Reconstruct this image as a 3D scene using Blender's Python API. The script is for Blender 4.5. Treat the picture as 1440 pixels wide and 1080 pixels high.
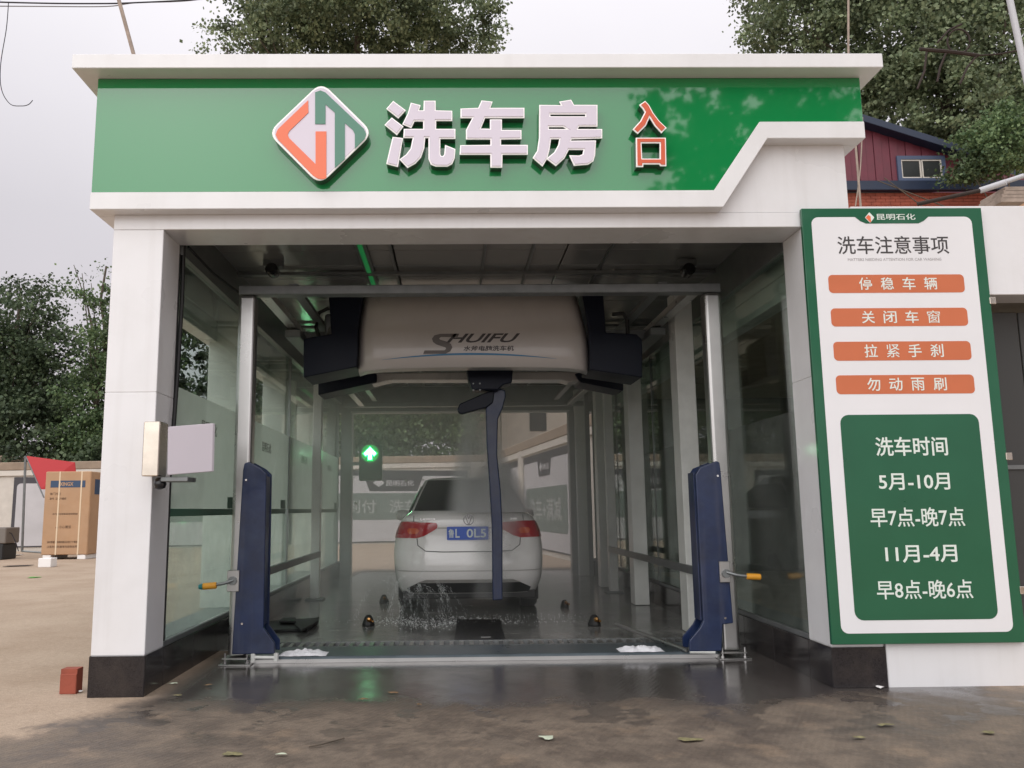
import bpy, bmesh, math, random
import numpy as np
from mathutils import Vector, Matrix, noise
R = math.radians
random.seed(7); rng = np.random.default_rng(7)
scene = bpy.context.scene; COL = scene.collection
for o in list(bpy.data.objects): bpy.data.objects.remove(o)

# ------------------------------------------------------------------ camera
CX, CY, CZ = -.096, -5.69, 1.20
YAW, PIT, ROL, FPX, PPX, PPY = .0159, .1457, -.0095, 1162.3, 654.0, 545.4
_cy, _sy, _cp, _sp = math.cos(YAW), math.sin(YAW), math.cos(PIT), math.sin(PIT)
FW = Vector((_sy*_cp, _cy*_cp, _sp)); RT = Vector((_cy, -_sy, 0)); UP = RT.cross(FW)
_cr, _sr = math.cos(ROL), math.sin(ROL)
RT, UP = RT*_cr + UP*_sr, UP*_cr - RT*_sr
cam_d = bpy.data.cameras.new('camera'); cam = bpy.data.objects.new('camera', cam_d); COL.objects.link(cam)
M3 = Matrix((RT, UP, -FW)).transposed()
cam.matrix_world = Matrix.Translation((CX, CY, CZ)) @ M3.to_4x4()
cam_d.sensor_width = 36; cam_d.sensor_fit = 'HORIZONTAL'; cam_d.lens = FPX/1440*36
cam_d.shift_x = (720-PPX)/1440; cam_d.shift_y = (PPY-540)/1440
cam_d.clip_start = .05; cam_d.clip_end = 2000
scene.camera = cam

def at(u, v, Y=None, X=None, Z=None):
    """point of the plane Y=.. (or X=.., Z=..) seen at pixel u,v of the photograph: used to measure places"""
    d = FW + RT*((u-PPX)/FPX) - UP*((v-PPY)/FPX); c = Vector((CX, CY, CZ))
    t = (Y-c.y)/d.y if Y is not None else (X-c.x)/d.x if X is not None else (Z-c.z)/d.z
    return c + d*t

# ------------------------------------------------------------------ world, sun, exposure
world = bpy.data.worlds.new('World'); scene.world = world; world.use_nodes = True
wn = world.node_tree; wn.nodes.clear()
SUN_EL, SUN_AZ = R(32), R(200)      # azimuth from +Y clockwise: behind the camera, a little left
sky = wn.nodes.new('ShaderNodeTexSky'); sky.sky_type = 'NISHITA'; sky.sun_disc = False
sky.sun_elevation = SUN_EL; sky.sun_rotation = SUN_AZ; sky.dust_density = 6; sky.air_density = 1.2
hs = wn.nodes.new('ShaderNodeHueSaturation'); hs.inputs['Saturation'].default_value = .12
wn.links.new(sky.outputs[0], hs.inputs['Color'])
# thick even cloud layer over the clear sky, a little brighter overhead
tc = wn.nodes.new('ShaderNodeTexCoord'); sp_ = wn.nodes.new('ShaderNodeSeparateXYZ'); wn.links.new(tc.outputs['Generated'], sp_.inputs[0])
ramp = wn.nodes.new('ShaderNodeValToRGB'); wn.links.new(sp_.outputs['Z'], ramp.inputs[0])
ramp.color_ramp.elements[0].position = 0.0; ramp.color_ramp.elements[0].color = (5.0, 4.55, 4.95, 1)
ramp.color_ramp.elements[1].position = .75; ramp.color_ramp.elements[1].color = (11.4, 11.1, 11.6, 1)
e = ramp.color_ramp.elements.new(.32); e.color = (6.3, 6.05, 6.45, 1)
nz = wn.nodes.new('ShaderNodeTexNoise'); nz.inputs['Scale'].default_value = 2.2; nz.inputs['Detail'].default_value = 5
wn.links.new(tc.outputs['Generated'], nz.inputs['Vector'])
mr = wn.nodes.new('ShaderNodeMapRange'); mr.inputs['To Min'].default_value = .88; mr.inputs['To Max'].default_value = 1.12
wn.links.new(nz.outputs['Fac'], mr.inputs['Value'])
ml = wn.nodes.new('ShaderNodeMix'); ml.data_type = 'RGBA'; ml.blend_type = 'MULTIPLY'; ml.inputs[0].default_value = 1
wn.links.new(ramp.outputs[0], ml.inputs[6]); wn.links.new(mr.outputs[0], ml.inputs[7])
mx = wn.nodes.new('ShaderNodeMix'); mx.data_type = 'RGBA'; mx.inputs[0].default_value = .85
wn.links.new(hs.outputs[0], mx.inputs[6]); wn.links.new(ml.outputs[2], mx.inputs[7])
bg = wn.nodes.new('ShaderNodeBackground'); bg.inputs['Strength'].default_value = .1
wo = wn.nodes.new('ShaderNodeOutputWorld'); wn.links.new(mx.outputs[2], bg.inputs['Color']); wn.links.new(bg.outputs[0], wo.inputs[0])

sd = bpy.data.lights.new('sun', 'SUN'); sd.energy = 1.5; sd.angle = R(95); sd.color = (1, .985, .97)
sun = bpy.data.objects.new('sun', sd); COL.objects.link(sun)
sdir = Vector((math.sin(SUN_AZ)*math.cos(SUN_EL), math.cos(SUN_AZ)*math.cos(SUN_EL), math.sin(SUN_EL)))
sun.rotation_euler = sdir.to_track_quat('Z', 'Y').to_euler(); sun.location = (0, -8, 12)

vs = scene.view_settings; vs.view_transform = 'Standard'; vs.look = 'None'; vs.exposure = .29; vs.gamma = 1; vs.use_curve_mapping = False
scene.render.engine = 'CYCLES'
cy = scene.cycles; cy.use_denoising = True; cy.max_bounces = 10; cy.transparent_max_bounces = 24; cy.volume_bounces = 3
cy.volume_step_rate = 2.0; cy.volume_max_steps = 64; cy.sample_clamp_indirect = 6

# ------------------------------------------------------------------ materials
MATS = {}
def mat(name, col, rough=.5, metal=0, var=0, vscale=3, bump=0, bscale=40, spec=None, ior=None, coat=0, emit=None, es=1, trans=None, detail=4, dirt=None, alpha=None, streak=0):
    """principled material; var: lightness variation by noise; dirt=(colour, amount, scale): stains"""
    m = bpy.data.materials.new(name); m.use_nodes = True; n = m.node_tree; b = n.nodes['Principled BSDF']
    b.inputs['Base Color'].default_value = (*col, 1); b.inputs['Roughness'].default_value = rough; b.inputs['Metallic'].default_value = metal
    if spec is not None: b.inputs['Specular IOR Level'].default_value = spec
    if ior: b.inputs['IOR'].default_value = ior
    if coat: b.inputs['Coat Weight'].default_value = coat; b.inputs['Coat Roughness'].default_value = .06
    if emit: b.inputs['Emission Color'].default_value = (*emit, 1); b.inputs['Emission Strength'].default_value = es
    if alpha is not None: b.inputs['Alpha'].default_value = alpha
    g = n.nodes.new('ShaderNodeNewGeometry'); cur = None
    if var or dirt:
        t = n.nodes.new('ShaderNodeTexNoise'); t.inputs['Scale'].default_value = vscale; t.inputs['Detail'].default_value = detail
        n.links.new(g.outputs['Position'], t.inputs['Vector'])
        r = n.nodes.new('ShaderNodeMapRange'); r.inputs['From Min'].default_value = .3; r.inputs['From Max'].default_value = .7
        r.inputs['To Min'].default_value = 1-var; r.inputs['To Max'].default_value = 1+var; n.links.new(t.outputs['Fac'], r.inputs['Value'])
        k = n.nodes.new('ShaderNodeMix'); k.data_type = 'RGBA'; k.blend_type = 'MULTIPLY'; k.inputs[0].default_value = 1
        k.inputs[6].default_value = (*col, 1); n.links.new(r.outputs[0], k.inputs[7]); cur = k.outputs[2]
        r2 = n.nodes.new('ShaderNodeMapRange'); r2.inputs['To Min'].default_value = max(.02, rough-.08); r2.inputs['To Max'].default_value = rough+.1
        n.links.new(t.outputs['Fac'], r2.inputs['Value']); n.links.new(r2.outputs[0], b.inputs['Roughness'])
    if dirt:
        dc, da, ds = dirt
        t = n.nodes.new('ShaderNodeTexNoise'); t.inputs['Scale'].default_value = ds; t.inputs['Detail'].default_value = 6; t.inputs['Roughness'].default_value = .65
        n.links.new(g.outputs['Position'], t.inputs['Vector'])
        r = n.nodes.new('ShaderNodeMapRange'); r.inputs['From Min'].default_value = .45; r.inputs['From Max'].default_value = .75; r.inputs['To Max'].default_value = da
        n.links.new(t.outputs['Fac'], r.inputs['Value'])
        k = n.nodes.new('ShaderNodeMix'); k.data_type = 'RGBA'; n.links.new(r.outputs[0], k.inputs[0]); n.links.new(cur, k.inputs[6]); k.inputs[7].default_value = (*dc, 1); cur = k.outputs[2]
    if streak:     # rain-washed dirt streaks
        mp = n.nodes.new('ShaderNodeMapping'); mp.inputs['Scale'].default_value = (11, 11, .7); n.links.new(g.outputs['Position'], mp.inputs[0])
        t = n.nodes.new('ShaderNodeTexNoise'); t.inputs['Scale'].default_value = 1; t.inputs['Detail'].default_value = 5; n.links.new(mp.outputs[0], t.inputs['Vector'])
        r = n.nodes.new('ShaderNodeMapRange'); r.inputs['From Min'].default_value = .52; r.inputs['From Max'].default_value = .8; r.inputs['To Max'].default_value = streak
        n.links.new(t.outputs['Fac'], r.inputs['Value'])
        k = n.nodes.new('ShaderNodeMix'); k.data_type = 'RGBA'; n.links.new(r.outputs[0], k.inputs[0]); n.links.new(cur, k.inputs[6]); k.inputs[7].default_value = (.34, .31, .27, 1); cur = k.outputs[2]
    if cur: n.links.new(cur, b.inputs['Base Color'])
    if bump:
        t = n.nodes.new('ShaderNodeTexNoise'); t.inputs['Scale'].default_value = bscale; t.inputs['Detail'].default_value = 3
        n.links.new(g.outputs['Position'], t.inputs['Vector'])
        k = n.nodes.new('ShaderNodeBump'); k.inputs['Strength'].default_value = bump; k.inputs['Distance'].default_value = .02
        n.links.new(t.outputs['Fac'], k.inputs['Height']); n.links.new(k.outputs[0], b.inputs['Normal'])
    MATS[name] = m; return m

WHITE = mat('white_cladding', (.75, .745, .75), .28, var=.03, vscale=1.2, bump=.02, bscale=2.5, coat=.25, dirt=((.5, .47, .43), .16, 2.3), streak=.13)
WHITE2 = mat('white_trim', (.76, .755, .755), .3, var=.03, vscale=2, coat=.2, dirt=((.5, .46, .42), .12, 3), streak=.08)
GREEN = mat('green_fascia', (.010, .225, .062), .035, ior=1.75, bump=.012, bscale=2.2)
TILE = mat('dark_granite', (.022, .019, .02), .14, var=.5, vscale=160, dirt=((.08, .065, .055), .35, 5), bump=.03, bscale=60)
GALV = mat('galvanised_steel', (.46, .455, .445), .29, metal=.95, var=.06, vscale=5, dirt=((.55, .54, .52), .3, 4), bump=.012, bscale=8)
STEELD = mat('dull_grey_steel', (.2, .21, .21), .42, metal=.6, var=.15, vscale=8)
STAIN = mat('stainless_steel', (.62, .56, .48), .24, metal=1, var=.12, vscale=9)
NAVY = mat('navy_paint', (.006, .017, .062), .36, var=.25, vscale=6, coat=.1, dirt=((.05, .075, .13), .25, 9), streak=.12)
NAVYD = mat('navy_plastic', (.004, .007, .018), .42, var=.1, spec=.25)
BLACK = mat('black_rubber', (.012, .012, .012), .55)
BLACKP = mat('black_gloss_plastic', (.01, .01, .011), .2)
CEIL = mat('grey_ceiling_panel', (.22, .22, .215), .16, var=.08, vscale=1.5, bump=.02, bscale=3)
INWHITE = mat('white_painted_steel', (.66, .67, .64), .3, var=.06, vscale=3, dirt=((.4, .4, .37), .35, 4))
SHROUD = mat('machine_shroud', (.58, .535, .505), .3, var=.04, coat=.3)
BLUEARC = mat('blue_stripe', (.05, .22, .42), .35)
LOGOGREY = mat('logo_dark_grey', (.06, .05, .048), .4)
LILAC = mat('lilac_acrylic', (.66, .6, .68), .22, var=.02, bump=.01, bscale=8)
RIM = mat('white_rim', (.9, .88, .86), .3, emit=(1, .97, .93), es=.12)
RETURN = mat('mirror_letter_side', (.14, .18, .16), .2, metal=.8)
ORANGE = mat('orange_acrylic', (.82, .17, .07), .3)
REDOR = mat('red_acrylic', (.62, .1, .035), .3, var=.05)
LGREEN = mat('green_logo_acrylic', (.07, .22, .15), .3)
SIGNW = mat('sign_white', (.77, .765, .775), .32, var=.02, vscale=2, coat=.2)
SIGNG = mat('sign_green', (.008, .1, .045), .3, var=.05, coat=.3)
SIGNO = mat('sign_orange', (.57, .155, .065), .38, var=.04)
SIGNT = mat('sign_text_white', (.72, .78, .72), .4)
SIGNK = mat('sign_text_dark', (.05, .045, .045), .4)
CARW = mat('white_car_paint', (.84, .82, .8), .16, coat=1, var=.01)
CARGL = mat('tinted_car_glass', (.012, .014, .015), .22, ior=1.45)
TAILR = mat('red_tail_lamp', (.42, .008, .02), .12, coat=1)
TAILO = mat('orange_lamp_segment', (.6, .09, .02), .2, coat=1)
PLATEB = mat('number_plate_blue', (.02, .1, .55), .35)
CHROME = mat('chrome', (.7, .7, .7), .12, metal=1)
SEAM = mat('shut_line', (.12, .115, .11), .6)
YEL = mat('yellow_grip', (.72, .33, .03), .35, var=.06)
TEAL = mat('teal_cap', (.01, .17, .19), .35)
CONC = mat('beige_render', (.42, .37, .31), .85, var=.1, vscale=2, bump=.1, bscale=20, dirt=((.22, .18, .14), .5, 3))
CAPM = mat('brown_coping', (.3, .23, .17), .85, var=.15, vscale=4, bump=.1, bscale=30)
PAINTW = mat('aged_white_paint', (.6, .56, .5), .6, var=.06, dirt=((.35, .31, .26), .3, 2))
POSTW = mat('poster_white', (.5, .49, .5), .55, var=.06, vscale=2)
POSTGD = mat('hazed_poster_green', (.15, .185, .165), .6, var=.12, vscale=2)  # poster green greyed, the haze in front is put into the colour
POSTGT = mat('hazed_poster_text', (.36, .38, .37), .6)  # lettering dulled with the same haze in its colour
POSTG = mat('poster_green', (.035, .11, .07), .55, var=.1, vscale=2)
POSTK = mat('poster_charcoal', (.05, .047, .055), .5)
POSTR = mat('poster_red', (.5, .035, .04), .5)
CARD = mat('cardboard', (.42, .26, .15), .75, var=.06, vscale=2, bump=.02, bscale=60, dirt=((.36, .19, .09), .4, 3))
INKB = mat('ink_blue', (.03, .06, .12), .6); INKK = mat('ink_brown', (.1, .055, .03), .7)
STRAP = mat('strap', (.66, .52, .36), .5); FOAMW = mat('white_foam_block', (.8, .78, .76), .8)
CORR = mat('maroon_sheet', (.13, .022, .037), .5, var=.12, vscale=3)
BLUET = mat('dark_blue_trim', (.008, .018, .045), .45, var=.1)
BRICKR = mat('red_brick', (.3, .075, .045), .85, var=.15, vscale=6, bump=.15, bscale=50)
DGLASS = mat('dark_window_glass', (.03, .033, .032), .3, ior=1.3)
BARK = mat('bark', (.1, .08, .06), .9, var=.3, vscale=8, bump=.3, bscale=15)
RUST = mat('rusty_iron', (.03, .018, .013), .8, var=.3, vscale=20)
DARKIN = mat('shed_interior', (.05, .05, .048), .7, var=.2, vscale=1.5)
FOAM = mat('soap_foam', (.82, .82, .85), .7, var=.04, vscale=30, bump=.4, bscale=90)
CABLE = mat('cable_black', (.015, .012, .02), .6); CABLE2 = mat('cable_grey', (.2, .19, .19), .6)
WOOD = mat('weathered_wood', (.34, .27, .22), .8, var=.2, vscale=12)
POLE = mat('white_pole', (.5, .5, .52), .45)
PAPER = mat('wet_paper', (.5, .55, .42), .6, var=.1, vscale=30)
DLEAF = mat('fallen_leaf', (.2, .18, .09), .7, var=.3, vscale=40)
DLEAF2 = mat('brown_leaf', (.2, .12, .06), .7, var=.3, vscale=40)

def leafmat(name, c1, c2):
    m = bpy.data.materials.new(name); m.use_nodes = True; n = m.node_tree; b = n.nodes['Principled BSDF']
    g = n.nodes.new('ShaderNodeNewGeometry'); r = n.nodes.new('ShaderNodeValToRGB')
    r.color_ramp.elements[0].color = (*c1, 1); r.color_ramp.elements[1].color = (*c2, 1)
    t = n.nodes.new('ShaderNodeTexNoise'); t.inputs['Scale'].default_value = .9; t.inputs['Detail'].default_value = 3; n.links.new(g.outputs['Position'], t.inputs['Vector'])
    q = n.nodes.new('ShaderNodeMapRange'); q.inputs['From Min'].default_value = .35; q.inputs['From Max'].default_value = .65; q.inputs['To Min'].default_value = .5; q.inputs['To Max'].default_value = 1.6; n.links.new(t.outputs['Fac'], q.inputs['Value'])
    w = n.nodes.new('ShaderNodeMix'); w.data_type = 'RGBA'; w.blend_type = 'MULTIPLY'; w.inputs[0].default_value = 1
    n.links.new(g.outputs['Random Per Island'], r.inputs[0]); n.links.new(r.outputs[0], w.inputs[6]); n.links.new(q.outputs[0], w.inputs[7]); r = w; n.links.new(w.outputs[2], b.inputs['Base Color'])
    b.inputs['Roughness'].default_value = .5; b.inputs['Specular IOR Level'].default_value = .3
    tr = n.nodes.new('ShaderNodeBsdfTranslucent'); n.links.new(r.outputs[2], tr.inputs['Color'])
    a = n.nodes.new('ShaderNodeMixShader'); a.inputs[0].default_value = .3
    n.links.new(b.outputs[0], a.inputs[1]); n.links.new(tr.outputs[0], a.inputs[2]); n.links.new(a.outputs[0], n.nodes['Material Output'].inputs[0])
    return m
LEAFA = leafmat('poplar_leaf', (.09, .125, .065), (.26, .31, .18))
LEAFB = leafmat('dark_leaf', (.04, .065, .035), (.12, .16, .085))
LEAFC = leafmat('mid_leaf', (.05, .09, .04), (.16, .22, .1))

def glassmat(name, tint, refl, rough=.02):
    m = bpy.data.materials.new(name); m.use_nodes = True; n = m.node_tree; n.nodes.remove(n.nodes['Principled BSDF'])
    t = n.nodes.new('ShaderNodeBsdfTransparent'); t.inputs[0].default_value = (*tint, 1)
    g = n.nodes.new('ShaderNodeBsdfGlossy'); g.inputs['Roughness'].default_value = rough; g.inputs['Color'].default_value = (.9, .95, .92, 1)
    lw = n.nodes.new('ShaderNodeLayerWeight'); lw.inputs['Blend'].default_value = .5
    p5 = n.nodes.new('ShaderNodeMath'); p5.operation = 'POWER'; n.links.new(lw.outputs['Facing'], p5.inputs[0]); p5.inputs[1].default_value = 5
    f = n.nodes.new('ShaderNodeMapRange'); f.inputs['To Min'].default_value = .045; n.links.new(p5.outputs[0], f.inputs['Value'])
    a = n.nodes.new('ShaderNodeMixShader'); n.links.new(f.outputs[0], a.inputs[0]); n.links.new(t.outputs[0], a.inputs[1]); n.links.new(g.outputs[0], a.inputs[2])
    n.links.new(a.outputs[0], n.nodes['Material Output'].inputs[0]); return m
GLASS = glassmat('wash_bay_glass', (.86, .93, .89), 1.5)
def veilmat(name, col, a0, a1):
    m = bpy.data.materials.new(name); m.use_nodes = True; n = m.node_tree; b = n.nodes['Principled BSDF']
    b.inputs['Base Color'].default_value = (*col, 1); b.inputs['Roughness'].default_value = .35
    g = n.nodes.new('ShaderNodeNewGeometry'); t = n.nodes.new('ShaderNodeTexNoise'); t.inputs['Scale'].default_value = 2.5; t.inputs['Detail'].default_value = 5
    n.links.new(g.outputs['Position'], t.inputs['Vector'])
    r = n.nodes.new('ShaderNodeMapRange'); r.inputs['From Min'].default_value = .3; r.inputs['From Max'].default_value = .7; r.inputs['To Min'].default_value = a0; r.inputs['To Max'].default_value = a1
    n.links.new(t.outputs['Fac'], r.inputs['Value']); n.links.new(r.outputs[0], b.inputs['Alpha'])
    tr = n.nodes.new('ShaderNodeBsdfTranslucent'); tr.inputs[0].default_value = (*col, 1)
    tp = n.nodes.new('ShaderNodeBsdfTransparent'); a = n.nodes.new('ShaderNodeMixShader'); n.links.new(r.outputs[0], a.inputs[0]); n.links.new(tp.outputs[0], a.inputs[1]); n.links.new(tr.outputs[0], a.inputs[2])
    s = n.nodes.new('ShaderNodeMixShader'); s.inputs[0].default_value = .5; n.links.new(b.outputs[0], s.inputs[1]); n.links.new(a.outputs[0], s.inputs[2])
    n.links.new(s.outputs[0], n.nodes['Material Output'].inputs[0]); return m
VEIL = veilmat('misted_glass_film', (.6, .65, .61), .6, .74)
VEIL2 = veilmat('wet_glass_film', (.55, .62, .58), .12, .34)

VEIL3 = veilmat('faint_wet_film', (.4, .42, .4), .04, .14)
def volmat(name, col, dens, noise_scale=None, lo=.4, hi=.7, radial=None):
    m = bpy.data.materials.new(name); m.use_nodes = True; n = m.node_tree; n.nodes.remove(n.nodes['Principled BSDF'])
    v = n.nodes.new('ShaderNodeVolumePrincipled'); v.inputs['Color'].default_value = (*col, 1); v.inputs['Density'].default_value = dens; v.inputs['Anisotropy'].default_value = .2
    n.links.new(v.outputs[0], n.nodes['Material Output'].inputs['Volume'])
    if noise_scale:
        g = n.nodes.new('ShaderNodeNewGeometry'); mp = n.nodes.new('ShaderNodeMapping'); mp.inputs['Scale'].default_value = noise_scale
        t = n.nodes.new('ShaderNodeTexNoise'); t.inputs['Scale'].default_value = 1; t.inputs['Detail'].default_value = 3
        n.links.new(g.outputs['Position'], mp.inputs[0]); n.links.new(mp.outputs[0], t.inputs['Vector'])
        r = n.nodes.new('ShaderNodeMapRange'); r.inputs['From Min'].default_value = lo; r.inputs['From Max'].default_value = hi; r.inputs['To Max'].default_value = dens
        n.links.new(t.outputs['Fac'], r.inputs['Value']); out = r.outputs[0]
        if radial:     # density fades out from the spray's axis
            (xa, ya, za, ra), (xb, yb, zb, rb) = radial
            s = n.nodes.new('ShaderNodeSeparateXYZ'); n.links.new(g.outputs['Position'], s.inputs[0])
            def lin(v0, v1):
                q = n.nodes.new('ShaderNodeMapRange'); q.clamp = False; n.links.new(s.outputs['Z'], q.inputs['Value'])
                for k_, x_ in zip(('From Min', 'From Max', 'To Min', 'To Max'), (za, zb, v0, v1)): q.inputs[k_].default_value = x_
                return q.outputs[0]
            def M(op, a_, b_=0):
                q = n.nodes.new('ShaderNodeMath'); q.operation = op
                for i_, x_ in enumerate((a_, b_)):
                    if isinstance(x_, (int, float)): q.inputs[i_].default_value = x_
                    else: n.links.new(x_, q.inputs[i_])
                return q.outputs[0]
            dx = M('SUBTRACT', s.outputs['X'], lin(xa, xb)); dy = M('SUBTRACT', s.outputs['Y'], lin(ya, yb))
            rr = M('DIVIDE', M('SQRT', M('ADD', M('MULTIPLY', dx, dx), M('MULTIPLY', dy, dy))), lin(ra, rb))
            fo = n.nodes.new('ShaderNodeMapRange'); fo.interpolation_type = 'SMOOTHSTEP'; n.links.new(rr, fo.inputs['Value'])
            for k_, x_ in zip(('From Min', 'From Max', 'To Min', 'To Max'), (.45, 1, 1, 0)): fo.inputs[k_].default_value = x_
            out = M('MULTIPLY', out, fo.outputs[0])
        n.links.new(out, v.inputs['Density'])
    return m

# ------------------------------------------------------------------ mesh helpers
ORIG = {}
class MB:
    def __init__(s): s.v = []; s.f = []; s.org = None
    def box(s, x0, x1, y0, y1, z0, z1):
        i = len(s.v); s.v += [(x, y, z) for z in (z0, z1) for y in (y0, y1) for x in (x0, x1)]
        s.f += [tuple(i+k for k in q) for q in ((0,2,3,1),(4,5,7,6),(0,1,5,4),(2,6,7,3),(0,4,6,2),(1,3,7,5))]; return s
    def hexa(s, bot, top):
        i = len(s.v); n = len(bot); s.v += [tuple(p) for p in bot] + [tuple(p) for p in top]
        s.f.append(tuple(i+k for k in reversed(range(n)))); s.f.append(tuple(i+n+k for k in range(n)))
        s.f += [(i+k, i+(k+1)%n, i+n+(k+1)%n, i+n+k) for k in range(n)]; return s
    def tube(s, pts, r, n=8, r1=None, cap=True):
        pts = [Vector(p) for p in pts]; i0 = len(s.v); m = len(pts)
        for k, p in enumerate(pts):
            d = (pts[min(k+1, m-1)] - pts[max(k-1, 0)]).normalized()
            a = Vector((0, 0, 1)) if abs(d.z) < .9 else Vector((1, 0, 0)); u = d.cross(a).normalized(); w = d.cross(u)
            rr = r if r1 is None else r + (r1-r)*k/(m-1)
            s.v += [tuple(p + (u*math.cos(2*math.pi*j/n) + w*math.sin(2*math.pi*j/n))*rr) for j in range(n)]
        for k in range(m-1):
            for j in range(n):
                a = i0+k*n+j; b = i0+k*n+(j+1)%n; s.f.append((a, b, b+n, a+n))
        if cap: s.f.append(tuple(i0+j for j in reversed(range(n)))); s.f.append(tuple(i0+(m-1)*n+j for j in range(n)))
        return s
    def lathe(s, c, prof, ax=(0, 0, 1), n=16):
        c = Vector(c); d = Vector(ax).normalized(); a = Vector((0, 0, 1)) if abs(d.z) < .9 else Vector((1, 0, 0)); u = d.cross(a).normalized(); w = d.cross(u); i0 = len(s.v); m = len(prof)
        for (r, h) in prof: s.v += [tuple(c + d*h + (u*math.cos(2*math.pi*j/n) + w*math.sin(2*math.pi*j/n))*r) for j in range(n)]
        for k in range(m-1):
            for j in range(n):
                a_ = i0+k*n+j; b = i0+k*n+(j+1)%n; s.f.append((a_, b, b+n, a_+n))
        s.f.append(tuple(i0+j for j in reversed(range(n)))); s.f.append(tuple(i0+(m-1)*n+j for j in range(n))); return s
    def fan(s, fr, poly, w0, w1):      # prism of a 2D polygon in a frame
        o, ux, uz, n = fr; bot = [o + ux*a + uz*b + n*w0 for a, b in poly]; top = [o + ux*a + uz*b + n*w1 for a, b in poly]
        return s.hexa(bot, top)
    def add(s, verts, faces):
        i = len(s.v); s.v += [tuple(v) for v in verts]; s.f += [tuple(i+k for k in q) for q in faces]; return s

def frame(o, ux=(1, 0, 0), uz=(0, 0, 1)):
    ux = Vector(ux).normalized(); uz = Vector(uz).normalized(); return (Vector(o), ux, uz, ux.cross(uz))

def build(name, mb, m, parent=None, bevel=0, smooth=False, seg=1, **props):
    v = np.array(mb.v, float)
    if parent is None: org = np.array([(v[:, 0].min()+v[:, 0].max())/2, (v[:, 1].min()+v[:, 1].max())/2, v[:, 2].min()])
    else: org = ORIG[parent.name]
    me = bpy.data.meshes.new(name); me.from_pydata((v-org).tolist(), [], mb.f); me.materials.append(m); me.update()
    bm = bmesh.new(); bm.from_mesh(me); bmesh.ops.recalc_face_normals(bm, faces=bm.faces); bm.to_mesh(me); bm.free()
    if smooth: me.polygons.foreach_set('use_smooth', [True]*len(me.polygons))
    o = bpy.data.objects.new(name, me); COL.objects.link(o)
    if parent is None: o.location = org
    else: o.parent = parent
    ORIG[o.name] = org
    if bevel:
        b = o.modifiers.new('bevel', 'BEVEL'); b.width = bevel; b.segments = seg; b.limit_method = 'ANGLE'; b.angle_limit = R(40)
    if smooth:
        try: me.set_sharp_from_angle(angle=R(38))
        except Exception: pass
    for k, val in props.items(): o[k] = val
    return o
def thing(name, loc, label, category, group=None):
    o = bpy.data.objects.new(name, None); COL.objects.link(o); o.location = loc; o.empty_display_size = .2
    ORIG[o.name] = np.array(loc, float); o['label'] = label; o['category'] = category
    if group: o['group'] = group
    return o
def bx(name, b, m, parent=None, bevel=0, **k): return build(name, MB().box(*b), m, parent, bevel, **k)

def curve_mesh(splines, extrude=0, offset=0, text=None, shear=0):
    if text is None:
        c = bpy.data.curves.new('c', 'CURVE'); c.dimensions = '2D'; c.fill_mode = 'BOTH'
        for sp in splines:
            s = c.splines.new('POLY'); s.points.add(len(sp)-1)
            for p, q in zip(s.points, sp): p.co = (q[0], q[1], 0, 1)
            s.use_cyclic_u = True
    else:
        c = bpy.data.curves.new('c', 'FONT'); c.body = text; c.size = 1; c.resolution_u = 3; c.shear = shear
    c.extrude = extrude; c.offset = offset
    o = bpy.data.objects.new('c', c); COL.objects.link(o); dg = bpy.context.evaluated_depsgraph_get()
    me = bpy.data.meshes.new_from_object(o.evaluated_get(dg)); v = [tuple(x.co) for x in me.vertices]; f = [tuple(p.vertices) for p in me.polygons]
    bpy.data.objects.remove(o); bpy.data.curves.remove(c); bpy.data.meshes.remove(me)
    return v, f
def glyphs(fr, splines, w0, w1, offset=0):
    v, f = curve_mesh(splines, extrude=.5, offset=offset); o, ux, uz, n = fr; mb = MB()
    return mb.add([o + ux*a + uz*b + n*(w0 + (c+.5)*(w1-w0)) for a, b, c in v], f)
def text_mb(fr, s, x0, x1, z0, z1, w0=.001, w1=.003, bold=0, shear=0, mb=None):
    v, f = curve_mesh(None, extrude=.5, offset=bold, text=s, shear=shear)
    a = np.array(v); mn = a.min(0); mxx = a.max(0); o, ux, uz, n = fr; sx = (x1-x0)/(mxx[0]-mn[0]); sz = (z1-z0)/(mxx[1]-mn[1])
    mb = mb or MB()
    return mb.add([o + ux*(x0+(p[0]-mn[0])*sx) + uz*(z0+(p[1]-mn[1])*sz) + n*(w0+(p[2]+.5)*(w1-w0)) for p in v], f)
def rrect(x0, x1, z0, z1, r, n=5):
    out = []
    for cx_, cz_, a0 in ((x1-r, z0+r, -90), (x1-r, z1-r, 0), (x0+r, z1-r, 90), (x0+r, z0+r, 180)):
        out += [(cx_+r*math.cos(R(a0+90*k/n)), cz_+r*math.sin(R(a0+90*k/n))) for k in range(n+1)]
    return out
XZ = frame((0, 0, 0))     # u = x, v = z, outward = -y

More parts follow.
